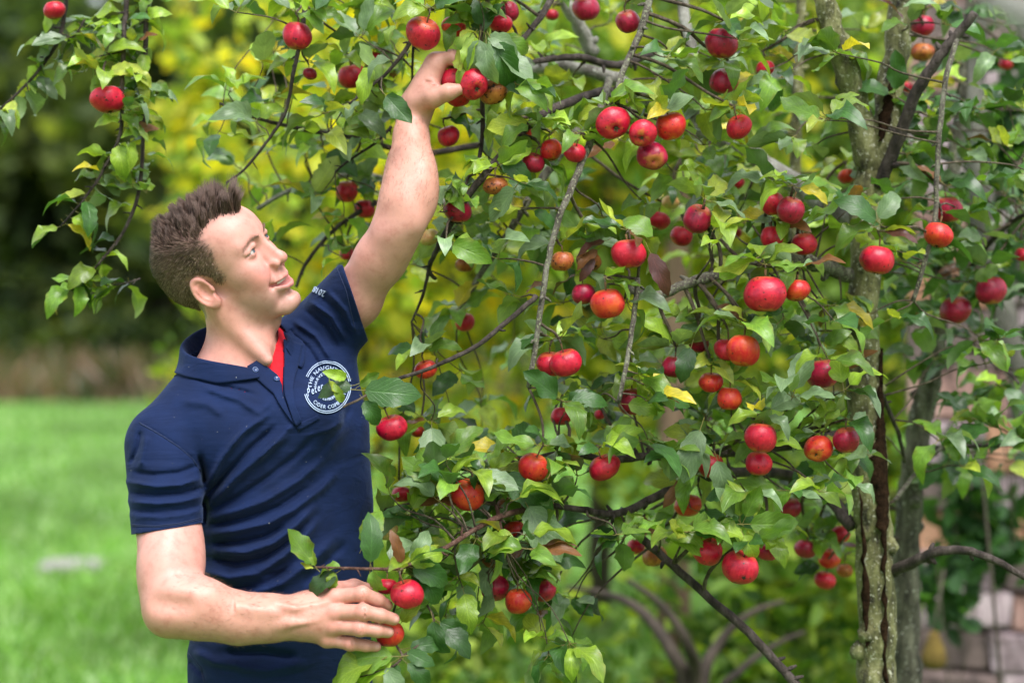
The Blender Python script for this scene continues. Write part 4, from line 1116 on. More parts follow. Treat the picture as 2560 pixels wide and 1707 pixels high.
fill(18, (960, 1400), (1040, 1330), (3.42, 3.62), 'low', (3, 5), (0.060, 0.095), 0.2)
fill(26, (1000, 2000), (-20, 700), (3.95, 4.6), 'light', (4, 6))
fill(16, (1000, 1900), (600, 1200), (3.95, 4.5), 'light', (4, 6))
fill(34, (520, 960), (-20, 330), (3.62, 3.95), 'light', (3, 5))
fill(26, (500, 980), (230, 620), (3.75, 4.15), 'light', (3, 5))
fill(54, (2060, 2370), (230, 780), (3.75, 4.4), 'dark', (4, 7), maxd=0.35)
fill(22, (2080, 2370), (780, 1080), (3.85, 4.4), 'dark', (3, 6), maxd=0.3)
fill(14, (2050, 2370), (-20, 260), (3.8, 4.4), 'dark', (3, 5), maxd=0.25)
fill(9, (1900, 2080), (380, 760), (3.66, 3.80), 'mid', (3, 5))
# sprays hanging at the left
for li, pts in enumerate(LS):
    n = len(pts)
    for i in range(2, n):
        q = pts[i]; x, y = pxy(q)
        if y < -40: continue
        for _ in range(rl.choice((1, 1, 1, 2)) if li < 3 else 1):
            a = rl.uniform(0, 6.28)
            d = Vector((math.cos(a), math.sin(a) * 0.6, rl.uniform(-0.9, 0.35)))
            add_leaf(q, d, Vector((rl.gauss(0, 0.6), rl.gauss(-0.5, 0.5), 1)), rl.uniform(0.052, 0.080), pick_tint('light' if rl.random() < 0.6 else 'mid'))
    if li < 2:
        for i in range(2, n // 2 + 2):
            if rl.random() < 0.40 and pxy(pts[i])[1] > -30: rosette(pts[i] + Vector((rl.uniform(-.02, .02), rl.uniform(-.02, .02), 0)), 4, 'mid', (0.036, 0.056))

# leaves the photograph singles out: base px, tip px, distances, tint, roll
def hand_leaf(b_, t, y0, y1, tint, roll=0.0, flip=False):
    p = W(b_[0], b_[1], y0); q = W(t[0], t[1], y1)
    d = q - p; L = d.length
    nrm = Vector((0, -1, 0.55)); nrm.rotate(Quaternion(d.normalized(), roll))
    if flip: nrm = -nrm
    var = rl.choice(BY[tint])
    M = leaf_matrix(p, d, nrm, L / 0.97)
    LEAVES.append((M, var, 9.0, True))
def spur(*pts, r=0.0022):
    p, rr_ = smooth_path([W(*q) for q in pts], [r] * len(pts), 4); TW.tube([q - TO for q in p], rr_, 6, c=(1, 1, 1))
# in front of the badge
spur((920, 985, 3.42), (895, 1000, 3.40), (868, 1012, 3.375), (858, 1018, 3.37))
for b_, t, y0, y1, c, r in [((886, 965, 3.37), (790, 985, 3.37), 3.37, 3.365, 'k', 0.3)] if False else []: pass
hand_leaf((888, 962), (796, 980), 3.385, 3.365, 'k', 0.2); hand_leaf((872, 945), (815, 930), 3.385, 3.36, 'l', -0.5); hand_leaf((850, 990), (812, 952), 3.375, 3.35, 'v', 0.7); hand_leaf((858, 1010), (838, 965), 3.37, 3.35, 'l', -0.2)
hand_leaf((895, 975), (1046, 985), 3.42, 3.40, 'k', 0.4); hand_leaf((905, 995), (952, 1062), 3.42, 3.41, 'k', 0.1); hand_leaf((893, 968), (945, 932), 3.42, 3.44, 'g', 0.8)
# over the picking hand
for b_, t, y0, y1, c, r in [((1190, 85), (1160, 165), 3.55, 3.52, 'l', 0.3), ((1200, 90), (1185, 195), 3.54, 3.52, 'b', -0.2), ((1215, 100), (1215, 195), 3.54, 3.51, 'b', 0.5), ((1225, 95), (1290, 210), 3.55, 3.53, 'k', 0.1), ((1230, 110), (1330, 205), 3.56, 3.56, 'b', -0.4),
                           ((1195, 80), (1150, 85), 3.56, 3.53, 'v', 0.6), ((1215, 85), (1290, 120), 3.56, 3.53, 'b', 0.2), ((1240, 90), (1330, 130), 3.57, 3.56, 'g', 0.5), ((1200, 70), (1190, 0), 3.57, 3.55, 'k', 0.2), ((1180, 70), (1120, 40), 3.58, 3.55, 'g', 0.3), ((1210, 60), (1260, 10), 3.58, 3.56, 'k', -0.3),
                           ((1240, 180), (1350, 230), 3.58, 3.56, 'k', 0.3), ((1170, 160), (1150, 205), 3.55, 3.52, 'l', -0.2), ((1140, 120), (1165, 180), 3.56, 3.53, 'v', 0.9), ((1190, 60), (1150, 30), 3.58, 3.56, 'l', 0), ((1150, 60), (1110, 110), 3.58, 3.55, 'g', 0.2)]:
    hand_leaf(b_, t, y0, y1, c, r)
spur((1195, 130, 3.60), (1200, 95, 3.57), (1205, 60, 3.58), (1218, 0, 3.62), (1230, -60, 3.68), r=0.003)
spur((1150, 165, 3.60), (1185, 130, 3.59), (1200, 95, 3.575)); spur((1240, 200, 3.61), (1215, 140, 3.60), (1200, 95, 3.575))
# leaf against the wrist and leaves around the raised arm
hand_leaf((958, 232), (1026, 305), 3.50, 3.47, 'k', 0.3); spur((955, 195, 3.60), (953, 215, 3.53), (958, 235, 3.50), r=0.0012)
for b_, t, y0, y1, c, r in [((985, 150), (905, 165), 3.62, 3.60, 'b', 0.5), ((930, 160), (900, 250), 3.64, 3.62, 'l', 0.0), ((900, 250), (860, 290), 3.64, 3.62, 'b', 0.4), ((990, 60), (960, 100), 3.6, 3.58, 'l', 0.4), ((1240, 380), (1330, 455), 3.58, 3.56, 'k', 0.2), ((1330, 310), (1240, 345), 3.57, 3.55, 'g', 0.3), ((1330, 300), (1215, 330), 3.60, 3.58, 'v', -0.3)]:
    hand_leaf(b_, t, y0, y1, c, r)
# twig in front of the shirt and the leaves at the lower hand
for b_, t, y0, y1, c, r in [((790, 1418), (718, 1325), 3.33, 3.32, 'g', 0.2), ((788, 1420), (748, 1412), 3.33, 3.32, 'v', 0.4), ((790, 1418), (770, 1370), 3.33, 3.325, 'l', -0.3), ((850, 1425), (765, 1485), 3.335, 3.33, 'k', 0.2), ((835, 1424), (825, 1480), 3.335, 3.325, 'l', 0), ((860, 1420), (785, 1415), 3.335, 3.34, 'g', 0.7),
                           ((925, 1420), (935, 1285), 3.34, 3.33, 'k', 0.4), ((930, 1418), (948, 1490), 3.33, 3.325, 'g', 0.6), ((905, 1370), (950, 1275), 3.38, 3.37, 'g', 0.2), ((1015, 1410), (1110, 1375), 3.36, 3.35, 'l', 0.3), ((1020, 1415), (1130, 1450), 3.36, 3.35, 'k', 0.2), ((1025, 1412), (1075, 1330), 3.37, 3.36, 'b', 0.4),
                           ((1005, 1415), (985, 1330), 3.37, 3.35, 'w', 0.3), ((1020, 1420), (1120, 1500), 3.37, 3.36, 'k', 0.0), ((1010, 1625), (1080, 1660), 3.36, 3.34, 'k', 0.3), ((1015, 1620), (1110, 1600), 3.37, 3.36, 'k', 0.1), ((1080, 1540), (1100, 1650), 3.38, 3.36, 'k', 0.4), ((1095, 1555), (1180, 1635), 3.39, 3.37, 'k', -0.2),
                           ((1090, 1550), (1175, 1585), 3.39, 3.38, 'k', 0.5), ((1000, 1640), (830, 1640), 3.35, 3.33, 'g', 0.2), ((990, 1650), (880, 1707), 3.35, 3.34, 'l', 0.2), ((1000, 1650), (960, 1740), 3.35, 3.33, 'k', 0.3), ((1010, 1650), (1090, 1720), 3.35, 3.34, 'k', 0.0), ((950, 1650), (790, 1700), 3.34, 3.33, 'l', 0.4), ((1000, 1560), (1045, 1500), 3.37, 3.35, 'v', 0.2), ((960, 1660), (1010, 1740), 3.34, 3.33, 'b', 0.2)]:
    hand_leaf(b_, t, y0, y1, c, r)
spur((978, 1560, 3.38), (990, 1610, 3.37), (1005, 1640, 3.355), (975, 1668, 3.345), (900, 1690, 3.34)); spur((1060, 1500, 3.42), (1085, 1550, 3.39), (1060, 1600, 3.375), (1005, 1640, 3.355)); spur((1060, 1500, 3.42), (1075, 1440, 3.42), (1020, 1412, 3.37))
# the shrivelled brown leaves in the middle, pale ones hanging at right
for b_, t, y0, y1, c, r in [((1520, 600), (1440, 625), 3.56, 3.55, 'p', 0.5), ((1500, 620), (1440, 665), 3.56, 3.545, 'w', 0.2), ((1490, 640), (1450, 700), 3.56, 3.55, 'p', -0.2), ((1620, 620), (1675, 735), 3.52, 3.51, 'p', 0.1), ((1640, 600), (1560, 520), 3.55, 3.54, 'g', 0.2), ((1755, 1060), (1705, 1200), 3.54, 3.52, 'b', 0.1), ((1790, 1140), (1820, 1250), 3.56, 3.54, 'b', 0.3),
                           ((1860, 1310), (2000, 1310), 3.52, 3.50, 'g', 0.5), ((1850, 1305), (1790, 1220), 3.53, 3.52, 'b', 0.3), ((1855, 1330), (1895, 1400), 3.51, 3.49, 'l', 0.2), ((1850, 1300), (1845, 1200), 3.53, 3.52, 'l', 0.6), ((1860, 1300), (1900, 1215), 3.53, 3.52, 'g', 0.2), ((1790, 700), (1870, 650), 3.53, 3.51, 'l', 0.3), ((1900, 640), (1790, 700), 3.52, 3.50, 'v', 0.5),
                           ((1730, 860), (1700, 950), 3.54, 3.52, 'k', 0.1), ((1560, 1010), (1660, 1020), 3.54, 3.52, 'l', 0.4), ((2200, 560), (2110, 480), 3.60, 3.58, 'k', 0.2), ((2190, 555), (2255, 470), 3.60, 3.59, 'b', 0.3), ((2195, 565), (2080, 600), 3.60, 3.58, 'g', 0.5), ((1310, 1250), (1400, 1400), 3.51, 3.49, 'b', 0.1), ((1240, 1180), (1390, 1270), 3.52, 3.50, 'k', 0.2), ((1150, 1320), (1230, 1310), 3.49, 3.47, 'b', 0.5)]:
    hand_leaf(b_, t, y0, y1, c, r)

m_tw = bark_mat('twig_bark', (0.05, 0.032, 0.022), (0.11, 0.080, 0.055), (0.19, 0.155, 0.105), 90)
o = TW.build('twigs', m_tw, tree); o['kind'] = 'stuff'
LEAVES.sort(key=lambda q: -q[2])
for M, var, _, _ in LEAVES[:300]:
    o = bpy.data.objects.new('leaf', VMESH[var]); link(o, tree)
    o.matrix_local = Matrix.Translation(-TO) @ M
rest = LEAVES[300:]
V_ = []; F_ = []; C_ = []; U_ = []; n0 = 0
for M, var, _, _ in rest:
    _, v, f, c, u = VARS[var]
    m3 = np.array(M)
    V_.append(v @ m3[:3, :3].T + m3[:3, 3] - np.array(TO)); F_.append(f + n0); C_.append(c * rl.uniform(0.65, 1.40)); U_.append(u); n0 += len(v)
o = obj_np('foliage', np.concatenate(V_), np.concatenate(F_), M_LEAF, tree, cols=np.concatenate(C_), uvs=np.concatenate(U_)); o['kind'] = 'stuff'
print('LEAVES', len(LEAVES))

# ================================================================== the man
def head_axes(yaw, pitch, roll):
    fh = np.array([math.sin(yaw), -math.cos(yaw), 0.0]); z = np.array([0, 0, 1.0])
    f = math.cos(pitch) * fh + math.sin(pitch) * z
    u = -math.sin(pitch) * fh + math.cos(pitch) * z
    l = np.cross(u, f)
    return np.stack([f, math.cos(roll) * l + math.sin(roll) * u, -math.sin(roll) * l + math.cos(roll) * u], 1)
HR = head_axes(math.radians(66.9), math.radians(17.5), math.radians(27.0))
HO = np.array([-0.5016, 3.5, 1.6716])
HS = 0.9633
def to_head(P): return ((P - HO) @ HR) / HS
def from_head(L): return (np.asarray(L, float) * HS) @ HR.T + HO
def A(v): return np.array(v, float)

EYE_C = (0.0758, 0.0350, 0.0278)
EYES = [(EYE_C[0], s * EYE_C[1], EYE_C[2]) for s in (-1, 1)]
EYE_R = 0.0140
def eye_slit(m, g=0.0):
    return f_chain(m, [A((0.0900, 0.0180, 0.0255)), A((0.0935, 0.0265, 0.0282)), A((0.0905, 0.0390, 0.0286)), A((0.0780, 0.0530, 0.0252))], [0.0010 + g, 0.0036 + g, 0.0035 + g, 0.0010 + g], 0.003)
def mouth_slit(m, g=0.0):
    return f_chain(m, [A((0.1120, 0, -0.0522)), A((0.1050, 0.0130, -0.0512)), A((0.0960, 0.0255, -0.0480)), A((0.0880, 0.0355, -0.0430))], [0.0058 + g, 0.0054 + g, 0.0036 + g, 0.0010 + g], 0.003)

def head_sdf(P):
    L = to_head(P)
    m = L.copy(); m[:, 1] = np.abs(L[:, 1])          # mirrored copy for paired features
    d = f_ell(L, (-0.013, 0, 0.052), (0.103, 0.075, 0.079))
    d = s_min(d, f_ell(L, (-0.060, 0, 0.020), (0.052, 0.058, 0.060)), 0.04)
    d = s_min(d, f_ell(L, (0.046, 0, 0.058), (0.049, 0.061, 0.050)), 0.03)
    d = s_min(d, f_ell(L, (0.045, 0, -0.020), (0.046, 0.054, 0.072)), 0.03)
    d = s_min(d, f_cone(m, (0.002, 0.049, -0.045), (0.013, 0.047, -0.068), 0.015, 0.013), 0.022)
    d = s_min(d, f_cone(m, (0.013, 0.047, -0.070), (0.080, 0.016, -0.097), 0.0115, 0.013), 0.024)
    d = s_min(d, f_ell(m, (0.052, 0.036, -0.056), (0.034, 0.020, 0.030)), 0.02)
    d = s_min(d, f_ell(m, (0.046, 0.038, -0.030), (0.036, 0.0235, 0.040)), 0.02)
    d = s_min(d, f_ell(m, (0.042, 0.042, 0.022), (0.028, 0.020, 0.026)), 0.03)
    d = s_min(d, f_ell(L, (0.0915, 0, -0.092), (0.016, 0.021, 0.016)), 0.016)
    d = s_min(d, f_ell(m, (0.058, 0.043, -0.004), (0.027, 0.020, 0.018)), 0.022)
    d = s_min(d, f_ell(m, (0.070, 0.034, -0.022), (0.022, 0.020, 0.018)), 0.018)
    d = s_min(d, f_cone(m, (0.0865, 0.010, 0.045), (0.070, 0.046, 0.047), 0.0092, 0.009), 0.016)
    # eye sockets and lids
    d = s_max(d, -f_ell(m, (0.0990, 0.0350, 0.0275), (0.0175, 0.0240, 0.0122)), 0.014)
    lid = f_ell(m, EYE_C, (0.0158, 0.0170, 0.0152))
    lid = s_min(lid, f_chain(m, [A((0.0860, 0.0180, 0.0340)), A((0.0905, 0.0320, 0.0372)), A((0.0800, 0.0510, 0.0320))], [0.0042, 0.0046, 0.0036], 0.006), 0.005)
    d = s_min(d, lid, 0.005)
    d = s_max(d, -eye_slit(m), 0.0012)
    # nose
    nose = f_cone(L, (0.0935, 0, 0.034), (0.1105, 0, -0.004), 0.0070, 0.0088)
    nose = s_min(nose, f_cone(m, (0.086, 0.006, 0.024), (0.098, 0.010, -0.010), 0.006, 0.009), 0.012)
    nose = s_min(nose, f_ell(L, (0.1135, 0, -0.0110), (0.0115, 0.0115, 0.0105)), 0.008)
    nose = s_min(nose, f_ell(m, (0.1015, 0.0148, -0.0145), (0.0120, 0.0062, 0.0085)), 0.005)
    nose = s_max(nose, -f_ell(m, (0.1085, 0.0074, -0.0225), (0.0072, 0.0040, 0.0058)), 0.002)
    d = s_min(d, nose, 0.009)
    # mouth
    d = s_min(d, f_ell(L, (0.085, 0, -0.046), (0.0205, 0.028, 0.024)), 0.018)
    lips = f_chain(m, [A((0.1040, 0, -0.0445)), A((0.1000, 0.0110, -0.0440)), A((0.0925, 0.0225, -0.0435)), A((0.0815, 0.0330, -0.0420))], [0.0058, 0.0052, 0.0042, 0.0026], 0.004)
    lips = s_min(lips, f_chain(m, [A((0.1045, 0, -0.0620)), A((0.1000, 0.0110, -0.0605)), A((0.0915, 0.0230, -0.0555)), A((0.0815, 0.0330, -0.0465))], [0.0074, 0.0066, 0.0050, 0.0028], 0.004), 0.0012)
    d = s_min(d, lips, 0.0040)
    d = s_max(d, -mouth_slit(m), 0.0015)
    d = s_max(d, -mouth_slit(m + A((0.008, 0, 0))), 0.0015)
    d = s_max(d, -f_ell(m, (0.0890, 0.0375, -0.0440), (0.006, 0.003, 0.005)), 0.008)
    d = s_max(d, -f_ell(L, (0.1040, 0, -0.0745), (0.006, 0.016, 0.004)), 0.008)      # groove above the chin
    d = s_max(d, -f_cone(m, (0.100, 0.0215, -0.018), (0.088, 0.0375, -0.044), 0.0008, 0.0006), 0.010)   # fold beside the mouth
    # ears
    e = m - A((-0.013, 0.0755, 0.001))
    ca, sa = math.cos(math.radians(16)), math.sin(math.radians(16))      # leans back
    e = np.stack([e[:, 0] * ca + e[:, 2] * sa, e[:, 1], -e[:, 0] * sa + e[:, 2] * ca], 1)
    cb, sb = math.cos(math.radians(26)), math.sin(math.radians(26))      # stands out at the back
    e = np.stack([e[:, 0] * cb - e[:, 1] * sb, e[:, 0] * sb + e[:, 1] * cb, e[:, 2]], 1)
    ear = f_ell(e, (-0.004, 0.001, 0), (0.0165, 0.0040, 0.0275))
    ang = np.sqrt((e[:, 0] / 0.0155 + 0.25) ** 2 + (e[:, 2] / 0.0275) ** 2)
    ring = np.sqrt(((ang - 1) * 0.0175) ** 2 + (e[:, 1] - 0.0040) ** 2) - 0.0034
    ring = np.maximum(ring, np.where(e[:, 2] < -0.010, e[:, 0] - 0.006, -1))
    ear = s_min(ear, ring, 0.004)
    ear = s_min(ear, f_ell(e, (0.001, 0.002, -0.0250), (0.0075, 0.0042, 0.0080)), 0.006)
    ear = s_min(ear, f_cone(e, (-0.012, 0.003, 0.016), (-0.006, 0.003, -0.012), 0.003, 0.003), 0.004)
    ear = s_max(ear, -f_ell(e, (-0.001, 0.0062, -0.001), (0.0100, 0.0068, 0.0165)), 0.002)
    ear = s_min(ear, f_ell(e, (0.0115, 0.003, -0.004), (0.004, 0.0042, 0.0060)), 0.003)
    d = s_min(d, ear, 0.005)
    return d * HS

NECK0 = from_head((-0.012, 0, -0.030))
NECKB = A((-0.474, 3.525, 1.515))
def neck_sdf(P):
    d = f_cone(P, NECK0, NECKB, 0.048, 0.058)
    d = s_min(d, f_cone(P, from_head((0.026, 0, -0.070)), A(W(648, 865, 3.495)), 0.019, 0.023), 0.03)
    a = from_head((-0.024, -0.052, -0.030)); b = A(W(668, 900, 3.462))
    d = s_min(d, f_cone(P, a, b, 0.014, 0.008), 0.030)
    d = s_min(d, f_ell(P, from_head((0.040, 0, -0.112)), (0.013, 0.013, 0.016)), 0.03)
    d = s_max(d, -f_ell(P, A(W(690, 915, 3.420)), (0.012, 0.012, 0.012)), 0.016)
    return d

# torso: elliptical sections from the hips to the neck: z, cx, cy, half width, half depth, yaw
SECT = A([(0.70, -0.405, 3.565, 0.160, 0.118, 50), (0.80, -0.408, 3.565, 0.180, 0.130, 50), (1.00, -0.414, 3.562, 0.177, 0.124, 48),
          (1.13, -0.400, 3.560, 0.166, 0.118, 48), (1.26, -0.404, 3.560, 0.170, 0.120, 47), (1.36, -0.418, 3.555, 0.176, 0.122, 45),
          (1.44, -0.436, 3.550, 0.160, 0.110, 42), (1.50, -0.462, 3.545, 0.110, 0.085, 38), (1.56, -0.487, 3.540, 0.055, 0.055, 38)])
def torso_core(P):
    z = np.clip(P[:, 2], SECT[0, 0], SECT[-1, 0])
    c = [np.interp(z, SECT[:, 0], SECT[:, i]) for i in range(1, 6)]
    yw = np.radians(c[4])
    dx = P[:, 0] - c[0]; dy = P[:, 1] - c[1]
    fx, fy = np.sin(yw), -np.cos(yw)
    fwd = dx * fx + dy * fy; lat = dx * -fy + dy * fx
    n = 2.35
    q = ((np.abs(lat) / c[2]) ** n + (np.abs(fwd) / c[3]) ** n) ** (1 / n)
    d = (q - 1) * np.minimum(c[2], c[3])
    return np.maximum(d, np.maximum(SECT[0, 0] - P[:, 2], P[:, 2] - SECT[-1, 0]))

SH_R = A(W(408, 1118, 3.435)); EL_R = A(W(440, 1518, 3.30)); WR_R = A(W(762, 1543, 3.345))
SH_L = A(W(790, 850, 3.655)); EL_L = A(W(1004, 548, 3.505)); WR_L = A(W(1030, 292, 3.60))
HEM_R = A(W(420, 1322, 3.375)); HEM_L = A(W(884, 748, 3.59))

def trunk_sdf(P, g=0.0):
    """the clothed torso with shoulders; g grows it"""
    d = torso_core(P)
    d = s_min(d, f_cone(P, A((-0.497, 3.545, 1.500)), SH_R + A((-0.004, 0.0, 0.020)), 0.052, 0.050), 0.06)
    d = s_min(d, f_cone(P, A((-0.470, 3.560, 1.500)), SH_L + A((-0.012, 0.0, 0.000)), 0.056, 0.052), 0.06)
    d = s_min(d, f_cone(P, A(W(815, 905, 3.60)), A(W(838, 1060, 3.575)), 0.055, 0.055), 0.04)   # side of the chest up to the raised arm
    d = s_min(d, f_ell(P, A(W(745, 1050, 3.475)), (0.075, 0.06, 0.06)), 0.05)       # chest
    d = s_min(d, f_ell(P, A(W(560, 1090, 3.44)), (0.075, 0.05, 0.06)), 0.05)
    return d - g

def arm_r_sdf(P):
    d = f_cone(P, SH_R, HEM_R, 0.050, 0.0480)
    d = s_min(d, f_cone(P, HEM_R, EL_R, 0.0495, 0.0405), 0.02)
    d = s_min(d, f_ell(P, A(W(440, 1400, 3.358)), (0.042, 0.036, 0.065)), 0.04)         # biceps
    d = s_min(d, f_ell(P, A(W(402, 1445, 3.325)), (0.032, 0.038, 0.062)), 0.04)         # triceps
    d = s_min(d, f_ell(P, A(W(412, 1536, 3.305)), (0.023, 0.034, 0.026)), 0.034)        # elbow point
    a1 = A(W(512, 1526, 3.305)); a2 = A(W(600, 1545, 3.318)); a3 = A(W(680, 1544, 3.33))
    d = s_min(d, f_cone(P, EL_R, a1, 0.0405, 0.0425), 0.030)
    d = s_min(d, f_cone(P, a1, a2, 0.0425, 0.0380), 0.03)
    d = s_min(d, f_cone(P, a2, a3, 0.0380, 0.0340), 0.03)
    d = s_min(d, f_cone(P, a3, WR_R, 0.0340, 0.0305), 0.03)
    d = s_min(d, f_ell(P, A(W(478, 1486, 3.292)), (0.046, 0.030, 0.020)), 0.03)         # forearm muscle under the crease
    # hollow between the two forearm muscles, crease of the bend, edge of the ulna
    d = s_max(d, -f_cone(P, A(W(392, 1505, 3.250)), A(W(458, 1512, 3.246)), 0.004, 0.003), 0.028)
    d = s_max(d, -f_cone(P, A(W(492, 1450, 3.262)), A(W(445, 1428, 3.278)), 0.001, 0.0005), 0.010)
    return d

def arm_l_sdf(P):
    d = f_cone(P, SH_L, HEM_L, 0.048, 0.0430)
    m1 = A(W(954, 643, 3.545))
    f1 = A(W(1020, 480, 3.525)); f2 = A(W(1028, 413, 3.55)); f3 = A(W(1028, 337, 3.58))
    d = s_min(d, f_cone(P, HEM_L, m1, 0.0430, 0.0365), 0.04)
    d = s_min(d, f_cone(P, m1, EL_L, 0.0360, 0.0330), 0.05)
    d = s_min(d, f_cone(P, EL_L, f1, 0.0330, 0.0345), 0.05)
    d = s_min(d, f_cone(P, f1, f2, 0.0345, 0.0305), 0.05)
    d = s_min(d, f_cone(P, f2, f3, 0.0305, 0.0255), 0.05)
    d = s_min(d, f_cone(P, f3, WR_L, 0.0255, 0.0225), 0.03)
    d = s_min(d, f_ell(P, A(W(1058, 470, 3.520)), (0.022, 0.030, 0.050)), 0.025)      # outer forearm muscle
    d = s_min(d, f_ell(P, A(W(990, 590, 3.520)), (0.026, 0.030, 0.040)), 0.03)
    d = s_max(d, -f_cone(P, A(W(945, 535, 3.462)), A(W(1000, 548, 3.440)), 0.0005, 0.0005), 0.05)    # bend of the elbow
    return d

def fw(spec):
    return [A(W(*s)) for s in spec]
# right hand, lying over the low apples: knuckle, middle joint, end joint, tip
RF = [fw([(838, 1492, 3.338), (905, 1484, 3.325), (945, 1500, 3.336), (968, 1513, 3.352)]),
      fw([(836, 1530, 3.330), (908, 1529, 3.312), (952, 1538, 3.318), (984, 1547, 3.334)]),
      fw([(830, 1564, 3.332), (900, 1570, 3.314), (942, 1575, 3.322), (970, 1579, 3.338)]),
      fw([(818, 1596, 3.342), (876, 1608, 3.332), (915, 1613, 3.340), (940, 1616, 3.352)])]
RF_R = [(0.0140, 0.0128, 0.0118, 0.0100), (0.0142, 0.0132, 0.0120, 0.0104), (0.0138, 0.0126, 0.0116, 0.0099), (0.0126, 0.0112, 0.0102, 0.0088)]
R_TH = fw([(770, 1510, 3.352), (835, 1478, 3.372), (885, 1466, 3.392), (918, 1470, 3.402)])
# left hand, picking: seen from the thumb side, the other fingers lie behind the first
LF = []
for i, (dy, dx, dz) in enumerate([(0.0, 0, 0), (0.020, 4, -4), (0.039, 2, 2), (0.056, -6, 12)]):
    LF.append(fw([(1086 + dx, 158 + dz, 3.585 + dy), (1126 + dx, 144 + dz, 3.576 + dy), (1160 + dx, 161 + dz, 3.568 + dy * 0.9), (1178 + dx, 187 + dz, 3.572 + dy * 0.85)]))
LF_R = [(0.0142, 0.0126, 0.0106, 0.0088), (0.013, 0.0114, 0.010, 0.0084), (0.0124, 0.011, 0.0096, 0.008), (0.011, 0.0098, 0.0088, 0.0074)]
L_TH = fw([(1047, 254, 3.580), (1084, 243, 3.556), (1120, 231, 3.545), (1145, 224, 3.545)])

def hand_r_sdf(P):
    d = None
    for p, r in zip(RF, RF_R):
        e = f_cone(P, WR_R + (p[0] - WR_R) * 0.12, p[0], 0.023, 0.0148)
        d = e if d is None else s_min(d, e, 0.016)
    d = s_min(d, f_cone(P, WR_R, A(W(800, 1545, 3.352)), 0.030, 0.026), 0.03)
    d = s_min(d, f_chain(P, R_TH, [0.022, 0.0165, 0.0125, 0.0098], 0.008), 0.018)
    for p in RF:                                                           # knuckles, tendons
        d = s_min(d, f_ell(P, p[0] + A((0, -0.004, 0)), (0.011, 0.0105, 0.0105)), 0.008)
        d = s_min(d, f_cone(P, p[0] + A((-0.004, -0.0075, 0)), WR_R + (p[0] - WR_R) * 0.25 + A((0, -0.017, 0)), 0.0046, 0.0036), 0.010)
    for line in ([(690, 1512, 3.300), (740, 1520, 3.306), (790, 1512, 3.318), (820, 1505, 3.322)], [(700, 1560, 3.298), (760, 1556, 3.305), (800, 1548, 3.315)], [(560, 1515, 3.272), (620, 1522, 3.284), (690, 1530, 3.296)]):      # veins
        d = s_min(d, f_chain(P, [A(W(*q)) for q in line], [0.0016] * len(line), 0.003), 0.006)
    fg = None
    for p, r in zip(RF, RF_R):
        e = f_chain(P, p, r, 0.004)
        e = s_min(e, f_ell(P, p[1] + A((0, -0.0022, 0)), (r[1] * 1.06,) * 3), 0.005)
        e = s_max(e, -f_cone(P, p[1] + A((0.004, -r[1] - 0.0006, -0.008)), p[1] + A((0.004, -r[1] - 0.0006, 0.008)), 0.0008, 0.0008), 0.003)
        fg = e if fg is None else np.minimum(fg, e)
    return s_min(d, fg, 0.007)

def hand_l_sdf(P):
    d = None
    for p in LF:
        e = f_cone(P, WR_L + (p[0] - WR_L) * 0.10, p[0], 0.0245, 0.0165)
        d = e if d is None else s_min(d, e, 0.016)
    d = s_min(d, f_cone(P, A(W(1042, 268, 3.595)), A(W(1078, 232, 3.568)), 0.0235, 0.0185), 0.02)     # ball of the thumb
    d = s_min(d, f_chain(P, L_TH, [0.0225, 0.0182, 0.0145, 0.0112], 0.008), 0.014)
    d = s_min(d, f_cone(P, A(W(1062, 215, 3.582)), A(W(1090, 172, 3.580)), 0.0185, 0.0145), 0.018)
    d = s_max(d, -f_cone(P, A(W(1104, 212, 3.550)), A(W(1062, 222, 3.560)), 0.004, 0.0012), 0.008)    # crease beside the thumb
    d = s_max(d, -f_cone(P, A(W(1098, 205, 3.548)), A(W(1066, 206, 3.560)), 0.0015, 0.001), 0.006)
    fg = None
    for p, r in zip(LF, LF_R):
        e = f_chain(P, p, r, 0.004)
        fg = e if fg is None else np.minimum(fg, e)
    return s_min(d, fg, 0.009)

GROUPS = [(head_sdf, HO + HR @ A((0, 0, 0.015)), 0.165), (neck_sdf, (NECK0 + NECKB) / 2, 0.20),
          (arm_r_sdf, (SH_R + EL_R) / 2 + A((0.06, 0, 0)), 0.34), (arm_l_sdf, (SH_L + WR_L) / 2, 0.40),
          (hand_r_sdf, A(W(850, 1540, 3.35)), 0.155), (hand_l_sdf, A(W(1090, 215, 3.58)), 0.135)]
KS = {neck_sdf: 0.022, arm_r_sdf: 0.02, arm_l_sdf: 0.02, hand_r_sdf: 0.02, hand_l_sdf: 0.016}
def body_sdf(P):
    d = trunk_sdf(P, -0.012)
    d = s_max(d, (1.24 - P[:, 2]), 0.01)
    for fn, c, r in GROUPS:
        dist = np.sqrt(((P - c) ** 2).sum(1)) - r
        m = dist < 0.03
        if m.any():
            e = dist + 0.03
            e[m] = fn(P[m])
            k = KS.get(fn, 0.02)
            d = np.where(m, s_min(d, np.where(m, e, 1e3), k), np.minimum(d, np.maximum(dist, 0.03)))
    return d

